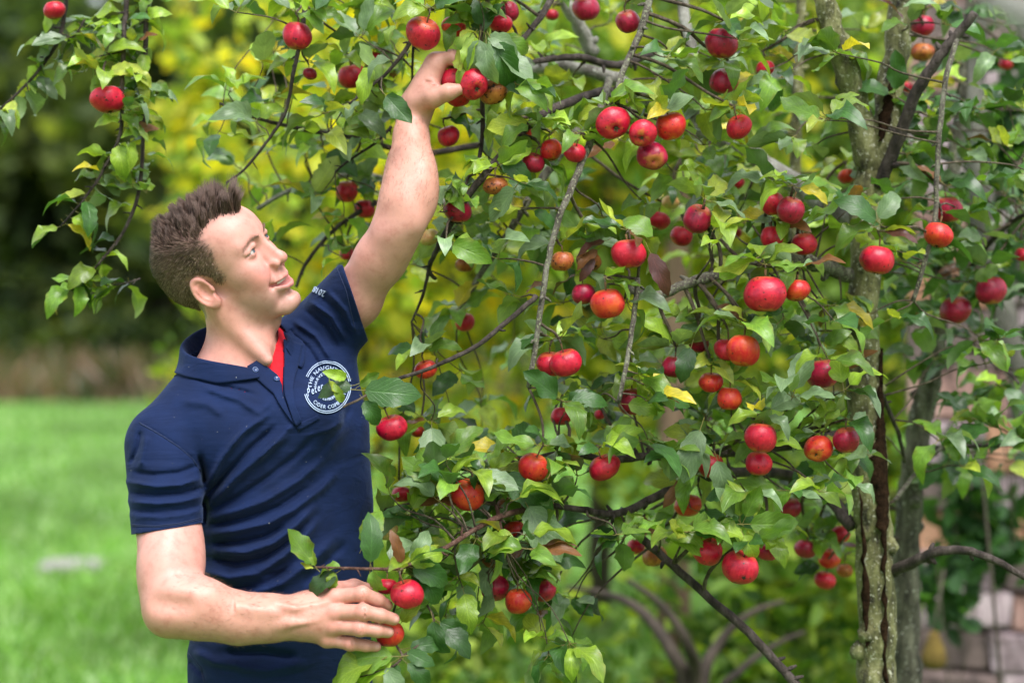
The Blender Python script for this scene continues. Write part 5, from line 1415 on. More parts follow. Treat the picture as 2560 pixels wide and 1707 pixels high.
def skin_colour(P):
    L = to_head(P)
    m = L.copy(); m[:, 1] = np.abs(L[:, 1])
    g = lambda c, r: np.exp(-(((m - A(c)) / A(r)) ** 2).sum(1))
    inhead = np.sqrt(((P - HO) ** 2).sum(1)) < 0.19
    col = np.tile(A((0.54, 0.262, 0.218)), (len(P), 1))
    def blend(w, c):
        col[:] = col * (1 - w[:, None]) + A(c) * w[:, None]
    neck = np.clip(1 - np.abs(f_cone(P, NECK0, NECKB, 0.06, 0.064)) / 0.02, 0, 1) * (L[:, 2] < -0.03)
    blend(neck * 0.55, (0.52, 0.235, 0.165))
    hm = inhead.astype(float)
    sc_ = np.stack([1280 + FPX * P[:, 0] / P[:, 1], 853.5 - FPX * (P[:, 2] - CAM_H) / P[:, 1]], 1)
    tan = np.clip((575 - sc_[:, 1]) / 70, 0, 1) * (sc_[:, 0] > 860) + np.clip((sc_[:, 1] - 1440) / 60, 0, 1)      # sun-browned forearms
    blend(np.clip(tan, 0, 1) * 0.55, (0.48, 0.232, 0.168))
    blend(hm * g((0.076, 0.040, -0.018), (0.030, 0.028, 0.022)) * 0.75, (0.56, 0.190, 0.165))
    blend(hm * g((0.118, 0, -0.012), (0.016, 0.016, 0.014)) * 0.5, (0.56, 0.22, 0.17))
    blend(hm * g((-0.013, 0.084, 0.0), (0.03, 0.016, 0.036)) * 0.55, (0.60, 0.215, 0.16))
    # stubble on jaw, chin and lip
    st = np.clip((-0.030 - L[:, 2]) / 0.018, 0, 1) * np.clip((L[:, 0] - 0.012) / 0.02, 0, 1) * np.clip((L[:, 2] + 0.125) / 0.02, 0, 1)
    blend(hm * st * 0.42, (0.31, 0.185, 0.150))
    ms = mouth_slit(m)
    zc = np.interp(m[:, 1], A([0, 0.013, 0.025, 0.0335]), A([-0.0520, -0.0512, -0.0482, -0.0440]))
    hu = np.interp(m[:, 1], A([0, 0.006, 0.012, 0.025, 0.0335]), A([0.0105, 0.0110, 0.0098, 0.0060, 0.0012]))
    hl = np.interp(m[:, 1], A([0, 0.012, 0.025, 0.0335]), A([0.0155, 0.0140, 0.0085, 0.0012]))
    dz = L[:, 2] - zc
    lipm = np.clip(np.where(dz > 0, (hu - dz), (hl + dz)) / 0.0016, 0, 1) * (L[:, 0] > 0.080) * (m[:, 1] < 0.0335)
    blend(hm * lipm * 0.80, (0.47, 0.165, 0.155))
    inside = L[:, 0] < np.interp(m[:, 1], A([0, 0.013, 0.025, 0.0335]), A([0.1040, 0.0990, 0.0910, 0.0850]))
    blend(hm * np.clip((0.0016 - ms) / 0.001, 0, 1) * inside * 0.95, (0.07, 0.018, 0.016))
    sl = eye_slit(m)
    blend(hm * np.clip((0.0013 - np.abs(sl)) / 0.0008, 0, 1) * (L[:, 2] > 0.0285) * 0.85, (0.09, 0.05, 0.04))
    blend(hm * np.clip((0.0011 - np.abs(sl)) / 0.0008, 0, 1) * (L[:, 2] <= 0.0285) * 0.55, (0.36, 0.14, 0.12))
    blend(hm * g((0.086, 0.034, 0.016), (0.014, 0.016, 0.006)) * 0.35, (0.46, 0.20, 0.165))
    nos = f_ell(m, (0.1085, 0.0074, -0.0225), (0.0072, 0.0040, 0.0058))
    blend(hm * np.clip((0.0012 - nos) / 0.002, 0, 1) * 0.85, (0.16, 0.045, 0.035))
    brow = f_chain(m, [A((0.094, 0.011, 0.0440)), A((0.092, 0.026, 0.0490)), A((0.076, 0.049, 0.0435))], [0.0050, 0.0052, 0.003])
    blend(hm * np.clip(-brow / 0.003 + 0.7, 0, 1) * 0.42, (0.22, 0.115, 0.065))
    blend(hm * np.clip(hair_mask(L) * 1.3, 0, 1) * 0.62, (0.130, 0.088, 0.072))
    # redder knuckles, elbow
    for p in RF:
        for q in p[:2]:
            w = np.exp(-((P - (q + A((0, -0.011, 0)))) ** 2).sum(1) / 0.011 ** 2)
            blend(w * 0.65, (0.56, 0.195, 0.165))
    for p in RF:                        # nails
        ax = (p[3] - p[2]); ax = ax / np.linalg.norm(ax)
        q = (P - (p[3] + A((0.002, -0.0080, 0.001))))
        w = np.clip(1.6 - np.sqrt((q @ ax / 0.0085) ** 2 + (q[:, 2] / 0.0060) ** 2 + (q[:, 1] / 0.006) ** 2) * 1.6, 0, 1)
        blend(w * 0.85, (0.66, 0.37, 0.32))
    hd = np.clip(1 - np.sqrt(((P - A(W(880, 1550, 3.34))) ** 2).sum(1)) / 0.09, 0, 1)
    blend(np.sqrt(hd) * 0.5, (0.54, 0.245, 0.19))
    return np.clip(col, 0.01, 1)

def hair_mask(L):
    """1 where hair grows, by head-local position"""
    x, y, z = L[:, 0], np.abs(L[:, 1]), L[:, 2]
    low = np.interp(x, A([-0.12, -0.075, -0.050, -0.036, -0.028, -0.012, 0.004, 0.010, 0.05]), A([-0.072, -0.066, -0.050, -0.025, 0.028, 0.034, 0.024, 0.002, 0.000]))
    side = np.interp(z, A([-0.02, 0.003, 0.012, 0.041, 0.068, 0.082, 0.092]), A([0.012, 0.020, 0.0275, 0.0265, 0.033, 0.027, 0.020]))
    top = np.interp(y, A([0, 0.014, 0.024, 0.04, 0.0556, 0.065]), A([0.082, 0.080, 0.066, 0.046, 0.026, 0.018]))
    k = np.clip((z - 0.088) / 0.008, 0, 1)
    fr = side * (1 - k) + top * k
    wob = 0.0025 * np.sin(z * 900 + y * 500)
    return np.clip((z - low) / 0.006 + 0.5, 0, 1) * np.clip((fr + wob - x) / 0.020 + 0.55, 0, 1)

man = empty('person', (-0.42, 3.56, 0.0))
tag(man, 'man in navy polo shirt reaching up to pick red apples from the tree', 'person')
man_inv = A((-0.42, 3.56, 0.0))

def man_part(name, verts, faces, mat, parent=man, off=None, **kw):
    o = man_inv if off is None else off
    return obj_np(name, np.asarray(verts) - o, faces, mat, parent, **kw)

# --- materials
def skin_material():
    m, nt, b = new_mat('skin')
    at = N(nt, 'ShaderNodeAttribute', attribute_name='tint')
    n1 = noise(nt, 45, 5, 0.65)
    r = ramp(nt, [(0.28, (0.84, 0.74, 0.72)), (0.5, (1, 1, 1)), (0.72, (1.10, 1.10, 1.08))], n1.outputs[0])
    c = mixc(nt, 1.0, at.outputs[0], r.outputs[0], 'MULTIPLY')
    n3 = noise(nt, 420, 2, 0.5)
    fr = ramp(nt, [(0.66, (0, 0, 0)), (0.74, (1, 1, 1))], n3.outputs[0])
    fk = mixc(nt, 0.35, (0, 0, 0), fr.outputs[0])
    c = mixc(nt, fk, c, (0.24, 0.095, 0.06))          # freckles
    nt.links.new(c, b.inputs['Base Color'])
    b.inputs['Roughness'].default_value = 0.46
    b.inputs['Subsurface Weight'].default_value = 0.12
    b.inputs['Subsurface Radius'].default_value = (0.012, 0.005, 0.003)
    b.inputs['Subsurface Scale'].default_value = 0.6
    b.inputs['Specular IOR Level'].default_value = 0.42
    n2 = noise(nt, 650, 3, 0.6)
    bump(nt, b, n2.outputs[0], 0.16, 0.002)
    return m
M_SKIN = skin_material()

def cloth_material(name, col, fold=(0.75, 1.2)):
    m, nt, b = new_mat(name)
    n1 = noise(nt, 14, 5, 0.6)
    r = ramp(nt, [(0.3, tuple(x * fold[0] for x in col)), (0.7, tuple(min(1, x * fold[1]) for x in col))], n1.outputs[0])
    sp = noise(nt, 210, 1, 0.4)
    dots = ramp(nt, [(0.80, (0, 0, 0)), (0.83, (1, 1, 1))], sp.outputs[0])
    c = mixc(nt, dots.outputs[0], r.outputs[0], tuple(0.25 + 0.4 * x for x in col))
    nt.links.new(c, b.inputs['Base Color'])
    b.inputs['Roughness'].default_value = 0.85
    b.inputs['Specular IOR Level'].default_value = 0.2
    b.inputs['Sheen Weight'].default_value = 0.08
    b.inputs['Sheen Roughness'].default_value = 0.4
    b.inputs['Sheen Tint'].default_value = (0.4, 0.55, 1.0, 1)
    n2 = noise(nt, 900, 2, 0.5)
    weave = bump(nt, b, n2.outputs[0], 0.35, 0.0015)
    tc = nt.nodes.new('ShaderNodeTexCoord')                 # small drag wrinkles running up towards the raised arm
    mp = N(nt, 'ShaderNodeMapping'); mp.inputs['Rotation'].default_value = (0, math.radians(38), 0); mp.inputs['Scale'].default_value = (5.0, 14.0, 26.0)
    nt.links.new(tc.outputs['Object'], mp.inputs['Vector'])
    wr = N(nt, 'ShaderNodeTexNoise', i_Scale=1.0, i_Detail=3, i_Roughness=0.5, i_Distortion=0.6)
    nt.links.new(mp.outputs[0], wr.inputs['Vector'])
    big = N(nt, 'ShaderNodeBump', i_Strength=0.55, i_Distance=0.012); nt.links.new(wr.outputs[0], big.inputs['Height'])
    nt.links.new(big.outputs[0], weave.inputs['Normal'])
    return m
M_NAVY = cloth_material('navy_pique', (0.0032, 0.0115, 0.050))
M_RED = cloth_material('red_jersey', (0.62, 0.012, 0.022))
M_DENIM = cloth_material('denim', (0.03, 0.09, 0.22))

# --- body
bv, bf = sdf_mesh(body_sdf, (-0.75, 3.20, 0.76), (-0.05, 3.80, 2.10), 0.0021, margin=1.5)
man_part('body', bv, bf, M_SKIN, cols=skin_colour(bv))

# --- eyes
def eye_mesh(c, gaze):
    g = Vector(gaze).normalized()
    v = []; f = []; col = []
    q = g.to_track_quat('Z', 'Y')
    n, k = 22, 24
    for i in range(n + 1):
        t = math.pi * i / n
        for j in range(k):
            a = 2 * math.pi * j / k
            p = Vector((math.sin(t) * math.cos(a), math.sin(t) * math.sin(a), math.cos(t) + (0.06 if t < 0.45 else 0)))
            v.append(Vector(c) + (q @ p) * EYE_R * HS)
            col.append((0.008, 0.008, 0.010) if t < 0.18 else (0.10, 0.16, 0.21) if t < 0.40 else (0.05, 0.07, 0.09) if t < 0.46 else (0.50, 0.44, 0.42))
    for i in range(n):
        for j in range(k):
            f.append([i * k + j, (i + 1) * k + j, (i + 1) * k + (j + 1) % k, i * k + (j + 1) % k])
    return np.array([tuple(x) for x in v]), f, np.array(col)
m_eye, nt, b = new_mat('eye_surface')
nt.links.new(N(nt, 'ShaderNodeAttribute', attribute_name='tint').outputs[0], b.inputs['Base Color'])
b.inputs['Roughness'].default_value = 0.06
gaze = A(W(1110, 200, 3.56)) - from_head((0.08, 0, 0.025))
gaze = gaze / np.linalg.norm(gaze) * 0.22 + HR[:, 0] * 0.80 + HR[:, 1] * 0.06 + HR[:, 2] * 0.05
for e in EYES:
    v, f, c = eye_mesh(from_head(e), gaze)
    man_part('eye', v, f, m_eye, cols=c)
# teeth: a curved band behind the upper lip
tv = []; tf = []
for i in range(15):
    a = math.radians(-58 + i * 116 / 14)
    for z in (-0.0455, -0.0496):
        tv.append(from_head((0.0815 + 0.0200 * math.cos(a), 0.0240 * math.sin(a), z)))
for i in range(14):
    tf.append([2 * i, 2 * i + 1, 2 * i + 3, 2 * i + 2])
m_tooth, nt, b = new_mat('tooth_enamel'); b.inputs['Base Color'].default_value = (0.52, 0.48, 0.42, 1); b.inputs['Roughness'].default_value = 0.25
man_part('teeth', tv, tf, m_tooth)

# --- hair
def grow_hair():
    rng = np.random.default_rng(5)
    L = to_head(bv)
    near = np.sqrt(((bv - HO) ** 2).sum(1)) < 0.19
    hm = hair_mask(L) * near * (head_sdf(bv) < 0.004)
    hm *= ~((np.abs(L[:, 1]) > 0.0735) & (L[:, 0] > -0.045) & (L[:, 0] < 0.016) & (L[:, 2] < 0.036))
    idx = np.flatnonzero(hm > 0.12 + 0.8 * rng.random(len(hm)))
    # outward directions in the head frame
    g = np.zeros((len(idx), 3)); e = 0.0015
    Pr = bv[idx]
    for a in range(3):
        o = np.zeros(3); o[a] = e
        g[:, a] = head_sdf(Pr + o) - head_sdf(Pr - o)
    g /= np.linalg.norm(g, axis=1)[:, None] + 1e-9
    n_str = 26000
    pick = rng.integers(0, len(idx), n_str)
    root = Pr[pick]; nrm = (g[pick]) @ HR; Lr = L[idx][pick]
    x, y, z = Lr[:, 0], Lr[:, 1], Lr[:, 2]
    top = np.clip((z - 0.073 + 0.20 * np.minimum(x, 0)) / 0.028, 0, 1) * np.clip((nrm[:, 2] - 0.18) / 0.35, 0, 1)
    front = np.clip((x + 0.02) / 0.09, 0, 1)
    # clumps on top
    seeds = rng.uniform((-0.09, -0.07), (0.10, 0.07), (170, 2))
    sd = ((Lr[:, None, :2] - seeds[None]) ** 2).sum(2)
    ci = sd.argmin(1)
    cdir = rng.normal(0, 0.24, (170, 3)); clen = rng.uniform(0.65, 1.35, 170)
    edge = np.clip((0.03 - x) / 0.03, 0, 1) * np.clip((0.09 - z) / 0.02, 0, 1)
    length = 0.0055 + 0.005 * np.clip((z - 0.03) / 0.05, 0, 1) + top * (0.014 + 0.026 * front) * clen[ci]
    length *= rng.uniform(0.8, 1.15, n_str)
    side_dir = np.stack([-0.55 + 0 * x, 0 * x, -0.75 + 0.35 * (z > 0.05)], 1)
    side_dir = side_dir + nrm * 0.50
    top_dir = nrm * 0.45 + np.stack([0.05 + 0.30 * front, -0.35 * np.sign(y) * np.minimum(np.abs(y) / 0.04, 1), 0.95 + 0 * x], 1) + cdir[ci]
    dr = side_dir * (1 - top[:, None]) + top_dir * top[:, None] + rng.normal(0, 0.13, (n_str, 3))
    dr /= np.linalg.norm(dr, axis=1)[:, None]
    tgt = np.concatenate([seeds[ci], z[:, None]], 1)
    pull = (tgt - Lr); pull[:, 2] = 0
    v = []; f = []; c = []
    cols = A([(0.085, 0.048, 0.036), (0.135, 0.084, 0.064), (0.045, 0.026, 0.020), (0.24, 0.160, 0.125)])
    n0 = 0
    tri = [0, 2 * math.pi / 3, 4 * math.pi / 3]
    for i in range(n_str):
        lr = Lr[i]; d0 = dr[i]; ln = length[i]
        p0 = lr - nrm[i] * 0.002
        p1 = lr + d0 * ln * 0.55 + pull[i] * 0.42 * top[i]
        bend = A((0.10, 0, 0.0)) if top[i] > 0.5 else -nrm[i] * 0.30
        d1 = d0 + bend; d1 /= np.linalg.norm(d1)
        p2 = p1 + d1 * ln * 0.5 + pull[i] * 0.75 * top[i]
        s = np.cross(d0, A((0.3, 0.9, 0.2))); s /= np.linalg.norm(s) + 1e-9
        t = np.cross(d0, s)
        w = 0.00040 * (1 + 0.25 * top[i])
        for p, ww in ((p0, w), (p1, w * 0.85)):
            for a in tri:
                v.append(p + (s * math.cos(a) + t * math.sin(a)) * ww)
        v.append(p2)
        for k in range(3):
            k2 = (k + 1) % 3
            f.append([n0 + k, n0 + k2, n0 + 3 + k2]); f.append([n0 + k, n0 + 3 + k2, n0 + 3 + k])
            f.append([n0 + 3 + k, n0 + 3 + k2, n0 + 6])
        cc = cols[(ci[i] * 7 + (0 if rng.random() < 0.6 else 1)) % 3 if rng.random() < 0.82 else 3] * (1.70 - 0.95 * top[i])
        c += [cc] * 7
        n0 += 7
    return from_head(np.array(v)), np.array(f), np.array(c)
m_hair, nt, b = new_mat('brown_hair')
nt.links.new(N(nt, 'ShaderNodeAttribute', attribute_name='tint').outputs[0], b.inputs['Base Color'])
b.inputs['Roughness'].default_value = 0.42
b.inputs['Specular IOR Level'].default_value = 0.35
hv, hf, hc = grow_hair()
hair = man_part('hair', hv, hf, m_hair, cols=hc, smooth=False)

# eyebrows as short hairs
def brow_hair():
    rng = np.random.default_rng(9)
    mb = MB()
    line = [A((0.0945, 0.011, 0.0430)), A((0.0930, 0.020, 0.0465)), A((0.0880, 0.034, 0.0490)), A((0.0740, 0.053, 0.0420))]
    for s in (-1, 1):
        for i in range(190):
            t = rng.random() * 2.999; k = int(t); u = t - k
            p = line[k] * (1 - u) + line[k + 1] * u + A((0, 0, rng.normal(0, 0.0016)))
            p = p * A((1, s, 1))
            P = from_head(p)
            for _ in range(3):                      # sit on the skin
                P = P + HR[:, 0] * -head_sdf(P[None])[0] * 0.9
            dd = HR @ A((0.15, s * (0.8), 0.45 - 0.25 * t)); dd = dd / np.linalg.norm(dd)
            e = P + dd * 0.0062 + HR[:, 0] * 0.0010
            mb.tube([P - HR[:, 0] * 0.0006, (P + e) / 2 + HR[:, 0] * 0.0007, e], [0.00018, 0.00016, 0.00008], 3, c=(0.27, 0.165, 0.115))
    v = np.concatenate(mb.v)
    return v, mb.f, np.concatenate(mb.c)
v, f, c = brow_hair()
o = man_part('eyebrows', v, f, m_hair, cols=c)

# fine hair on the forearms
def arm_hair():
    rng = np.random.default_rng(15)
    S = np.stack([1280 + FPX * bv[:, 0] / bv[:, 1], 853.5 - FPX * (bv[:, 2] - CAM_H) / bv[:, 1]], 1)
    mb = MB()
    for mask, ax, fn in (((S[:, 0] > 430) & (S[:, 0] < 780) & (S[:, 1] > 1430) & (bv[:, 1] < 3.40), WR_R - EL_R, arm_r_sdf), ((S[:, 0] > 900) & (S[:, 1] > 300) & (S[:, 1] < 520), WR_L - EL_L, arm_l_sdf)):
        idx = rng.choice(np.flatnonzero(mask), 800)
        P = bv[idx]; g = np.zeros_like(P)
        for a in range(3):
            o = np.zeros(3); o[a] = 0.002; g[:, a] = fn(P + o) - fn(P - o)
        g /= np.linalg.norm(g, axis=1)[:, None] + 1e-9
        ax = ax / np.linalg.norm(ax)
        for p, n_ in zip(P, g):
            d = ax * 0.8 + n_ * 0.35 + rng.normal(0, 0.3, 3); d /= np.linalg.norm(d)
            L_ = rng.uniform(0.006, 0.012)
            mb.tube([p, p + d * L_ * 0.5, p + d * L_ - n_ * 0.0015], [0.00014, 0.00012, 0.00005], 3, c=(0.22, 0.12, 0.07))
    return np.concatenate(mb.v), mb.f, np.concatenate(mb.c)
v, f, c = arm_hair()
man_part('arm_hair', v, f, m_hair, cols=c)

# --- shirt
def scr(P):
    return np.stack([1280 + FPX * P[:, 0] / P[:, 1], 853.5 - FPX * (P[:, 2] - CAM_H) / P[:, 1]], 1)
def c5(pts): return [(300 + x / 2.218, 1000 + y / 2.218) for x, y in pts]
FOLDS = [  # picture-plane runs of the folds, height in mm (+ ridge, - valley), half width in px
    (c5([(490, 480), (560, 330), (680, 180), (850, 60)]), 5.0, 11), (c5([(478, 540), (600, 400), (720, 270), (880, 130)]), -4.5, 9),
    (c5([(500, 580), (640, 430), (800, 290), (960, 170)]), 4.5, 12), (c5([(505, 615), (650, 540), (790, 450), (960, 320), (1090, 190)]), -4.0, 10),
    (c5([(495, 655), (650, 612), (800, 560), (1000, 440), (1150, 310)]), 5.5, 13), (c5([(490, 700), (700, 655), (880, 590), (1060, 470)]), -4.5, 9),
    (c5([(480, 745), (640, 722), (820, 680), (960, 610), (1120, 490), (1230, 370)]), 5.0, 13), (c5([(500, 800), (660, 790), (800, 760), (930, 690)]), -5.0, 10),
    (c5([(540, 838), (700, 842), (850, 792), (980, 690), (1100, 570)]), 6.0, 14), (c5([(500, 880), (650, 905), (790, 880), (920, 800), (1040, 690)]), -5.0, 11),
    (c5([(440, 940), (600, 985), (760, 960), (900, 870), (1010, 770), (1130, 640)]), 5.5, 15), (c5([(470, 1010), (650, 1050), (820, 1020), (980, 900)]), -4.0, 12),
    (c5([(700, 1060), (900, 1010), (1060, 900), (1200, 760)]), 4.0, 16), (c5([(1000, 1030), (1120, 920), (1260, 780)]), -3.0, 13),
    (c5([(400, 1390), (520, 1450), (700, 1470)]), 4.0, 14), (c5([(380, 1440), (470, 1530)]), -4.0, 8), (c5([(560, 1400), (800, 1400), (1000, 1430)]), -4.0, 14),
    (c5([(620, 1480), (820, 1500), (1050, 1450)]), 4.0, 16),
    # near sleeve
    (c5([(20, 450), (200, 478), (330, 470), (460, 430)]), 5.5, 9), (c5([(40, 510), (200, 530), (340, 520), (475, 480)]), -4.5, 7), (c5([(40, 560), (200, 575), (350, 560), (475, 525)]), 5.0, 8),
    (c5([(40, 605), (200, 622), (350, 608), (475, 572)]), -5.0, 6), (c5([(40, 640), (220, 650), (360, 634), (475, 600)]), 4.0, 7), (c5([(60, 395), (180, 415), (320, 405), (440, 360)]), -4.0, 9),
    (c5([(115, 160), (100, 260), (60, 360)]), -4.0, 7), (c5([(150, 190), (135, 280), (110, 380)]), 3.5, 9),
    (c5([(440, 300), (462, 380), (470, 470)]), -4.5, 9), (c5([(470, 540), (478, 640), (470, 700)]), -5.0, 8),
    # far sleeve and chest
    ([(772, 752), (830, 792), (862, 850)], 4.5, 7), ([(760, 772), (812, 815), (850, 880)], -4.0, 6), ([(795, 735), (850, 785), (880, 850)], -4.0, 6), ([(730, 800), (790, 840), (835, 910)], 4.0, 8),
    ([(812, 722), (862, 775), (893, 840)], 3.5, 6), ([(722, 830), (770, 870), (815, 940)], -4.0, 7), ([(735, 815), (715, 860), (720, 900)], -4.0, 6),
    ([(480, 945), (560, 965), (650, 990)], -3.5, 7), ([(500, 965), (600, 1000), (660, 1040)], 3.5, 10), ([(640, 1160), (700, 1090), (735, 1060)], 4.0, 9), ([(560, 1130), (640, 1040), (680, 1000)], 3.0, 12),
    ([(450, 1000), (520, 1010), (560, 1040)], 2.5, 12), ([(760, 1090), (820, 1075), (860, 1050)], 2.5, 7), ([(790, 1140), (850, 1070), (880, 1010)], -2.5, 10),
]
SEAMS = [(c5([(112, 128), (180, 165), (250, 208), (330, 262), (400, 322), (450, 400)]), -2.2, 2.6), (c5([(64, 692), (200, 700), (330, 686), (466, 650)]), -1.6, 2.4),
         ([(838, 655), (868, 730), (892, 842)], -1.6, 2.4), (c5([(380, 1400), (450, 1480), (470, 1570)]), -1.6, 2.6),
         ([(470, 900), (440, 935), (400, 970)], -1.2, 2.4)]
def fold_field(P):
    s = scr(P)
    out = np.zeros(len(P))
    for line, amp, w in FOLDS + SEAMS:
        q = np.asarray(line, float)
        lo = q.min(0) - 3 * w; hi = q.max(0) + 3 * w
        m = ((s > lo) & (s < hi)).all(1)
        if not m.any(): continue
        S = s[m]
        best = np.full(len(S), 1e9); tt = np.zeros(len(S))
        n = len(q) - 1
        for i in range(n):
            ab = q[i + 1] - q[i]
            t = np.clip(((S - q[i]) @ ab) / (ab @ ab), 0, 1)
            dd = ((S - q[i] - t[:, None] * ab) ** 2).sum(1)
            b_ = dd < best
            best[b_] = dd[b_]; tt[b_] = (i + t[b_]) / n
        fade = np.clip(np.minimum(tt, 1 - tt) / 0.16, 0.15, 1)
        out[m] += amp * (0.0021 if abs(amp) >= 4 and w >= 9 else 0.0015 if abs(amp) > 2.4 else 0.001) * np.exp(-best / (w * w * (0.62 if w > 6 else 1))) * fade * (0.7 + 0.55 * abs(math.sin(line[0][0] * 0.7 + line[0][1])))
    return out
def shirt_base(P):
    d = trunk_sdf(P)
    d = s_min(d, f_cone(P, SH_R, HEM_R + (HEM_R - SH_R) * 0.25, 0.066, 0.0605), 0.018)
    d = s_min(d, f_cone(P, SH_L, HEM_L + (HEM_L - SH_L) * 0.35, 0.068, 0.0615), 0.028)
    d = s_min(d, f_ell(P, A(W(880, 815, 3.60)), (0.030, 0.04, 0.030)), 0.03)
    return d
def shirt_sdf(P):
    d = shirt_base(P)
    near = np.abs(d) < 0.05
    if near.any():
        Q = P[near]
        yc = np.interp(Q[:, 2], SECT[:, 0], SECT[:, 2])
        face = np.clip((yc + 0.06 + 0.16 * np.clip((Q[:, 0] + 0.42) / 0.12, 0, 1) - Q[:, 1]) / 0.04, 0, 1)
        d[near] = d[near] - fold_field(Q) * face
    return d
def bm_from(v, f):
    me = mesh_np('tmp', v, f); bm = bmesh.new(); bm.from_mesh(me); bpy.data.meshes.remove(me); return bm
sv, sf = sdf_mesh(shirt_sdf, (-0.80, 3.25, 0.74), (-0.18, 3.85, 1.68), 0.0032, margin=1.8)
SHIRT_BVH = BVHTree.FromPolygons([tuple(p) for p in sv], [tuple(int(i) for i in q) for q in sf])
sbm = bm_from(sv, sf)
def cut(bm, co, no):
    g = bm.verts[:] + bm.edges[:] + bm.faces[:]
    bmesh.ops.bisect_plane(bm, geom=g, plane_co=Vector(co), plane_no=Vector(no), clear_outer=False)
def kill(bm, test):
    fs = [f for f in bm.faces if test(f.calc_center_median())]
    bmesh.ops.delete(bm, geom=fs, context='FACES')
def hem_plane(p, q, y, axis):
    a, b = W(*p, y), W(*q, y)
    e = (b - a).normalized()
    n = e.cross((a + b) / 2 - Vector((0, 0, CAM_H))).normalized()
    if n.dot(Vector(axis)) < 0: n = -n
    return (a + b) / 2, n
pr, nr = hem_plane((333, 1335), (510, 1306), 3.375, HEM_R - SH_R)
pl, nl = hem_plane((857, 669), (912, 827), 3.59, HEM_L - SH_L)
cut(sbm, pr, nr); cut(sbm, pl, nl)
c_ = Vector(HEM_R)
def off_axis(c, a, b):
    a = Vector(a); ax = (Vector(b) - a).normalized(); q = c - a
    return (q - ax * q.dot(ax)).length
kill(sbm, lambda c: ((c - pr).dot(nr) > 0 and (c - c_).length < 0.15 and off_axis(c, SH_R, HEM_R) < 0.076 and trunk_sdf(A(c)[None])[0] > 0.004) or ((c - pl).dot(nl) > 0 and (c - Vector(HEM_L)).length < 0.17))
cut(sbm, (0, 0, 0.80), (0, 0, -1)); kill(sbm, lambda c: c.z < 0.80)
# neck opening and the open front
nb_, nt_ = Vector(NECKB), Vector(NECK0)
def in_neck(c):
    ax = (nt_ - nb_).normalized(); q = c - nb_
    return q.dot(ax) > -0.02 and (q - ax * q.dot(ax)).length < 0.092
V_TIP, V_L, V_R = (706, 985), (606, 905), (712, 860)
def px(c): return (1280 + FPX * c.x / c.y, 853.5 - FPX * (c.z - CAM_H) / c.y)
def side(p, a, b): return (b[0] - a[0]) * (p[1] - a[1]) - (b[1] - a[1]) * (p[0] - a[0])
for a, b in ((V_TIP, V_L), (V_TIP, V_R)):
    pa, pb = W(*a, 3.4), W(*b, 3.4)
    eye_ = Vector((0, 0, CAM_H))
    cut(sbm, pa, (pa - eye_).cross(pb - eye_).normalized())
def in_v(c):
    p = px(c)
    return c.y < 3.53 and p[1] < V_TIP[1] and side(p, V_TIP, V_L) > 0 and side(p, V_TIP, V_R) < 0 and p[1] > 830
kill(sbm, lambda c: in_neck(c) or in_v(c))
me = bpy.data.meshes.new('shirt'); sbm.to_mesh(me); sbm.free()
me.polygons.foreach_set('use_smooth', np.ones(len(me.polygons), dtype=bool))
me.transform(Matrix.Translation(-Vector(man_inv))); me.materials.append(M_NAVY)
shirt = link(bpy.data.objects.new('polo_shirt', me), man)
sm = shirt.modifiers.new('cloth', 'SOLIDIFY'); sm.thickness = 0.0028; sm.offset = -1

# red T-shirt under the open collar
def tee_sdf(P):
    d = trunk_sdf(P, -0.0055)
    nk = f_cone(P, NECK0, NECKB + (NECKB - NECK0) * 0.3, 0.062, 0.068)
    d = s_min(d, nk + 0.004, 0.03)
    return d
tv_, tf_ = sdf_mesh(tee_sdf, (-0.66, 3.36, 1.30), (-0.34, 3.62, 1.60), 0.0035)
tb = bm_from(tv_, tf_)
TN = [W(600, 925, 3.43), W(705, 868, 3.45), W(600, 820, 3.60)]
tn_n = (TN[1] - TN[0]).cross(TN[2] - TN[0]).normalized()
if tn_n.z < 0: tn_n = -tn_n
tn_p = W(672, 915, 3.43)
cut(tb, tn_p, tn_n)
kill(tb, lambda c: (c - tn_p).dot(tn_n) > 0)
cut(tb, (0, 0, 1.44), (0, 0, 1)); kill(tb, lambda c: c.z < 1.44 or not 575 < px(c)[0] < 722)
me = bpy.data.meshes.new('undershirt'); tb.to_mesh(me); tb.free()
me.polygons.foreach_set('use_smooth', np.ones(len(me.polygons), dtype=bool))
me.transform(Matrix.Translation(-Vector(man_inv))); me.materials.append(M_RED)
ts = link(bpy.data.objects.new('undershirt', me), man)
s_ = ts.modifiers.new('cloth', 'SOLIDIFY'); s_.thickness = 0.002; s_.offset = -1

# --- pieces laid on the shirt: looked up along the sight line, then lifted off the cloth
def on_shirt(p, lift=0.002):
    o = Vector((0, 0, CAM_H)); d = (W(p[0], p[1], 3.4) - o).normalized()
    hit, nrm, _, _ = SHIRT_BVH.ray_cast(o, d)
    if hit is None: return None, None
    return hit + nrm * lift, nrm
def patch(name, grid, mat, lift=0.003, thick=0.0025, parent=man):
    """grid: rows of picture points draped on the shirt"""
    rows = []
    last = None
    for r in grid:
        row = []
        for p in r:
            h, n = on_shirt(p, lift)
            row.append(h if h is not None else (last if last is not None else W(*p, 3.42)))
            last = row[-1]
        rows.append(row)
    nr_, nc_ = len(rows), len(rows[0])
    v = [tuple(q) for r in rows for q in r]
    f = [[i * nc_ + j, i * nc_ + j + 1, (i + 1) * nc_ + j + 1, (i + 1) * nc_ + j] for i in range(nr_ - 1) for j in range(nc_ - 1)]
    o = man_part(name, v, f, mat, parent)
    s = o.modifiers.new('cloth', 'SOLIDIFY'); s.thickness = thick; s.offset = 0
    return o
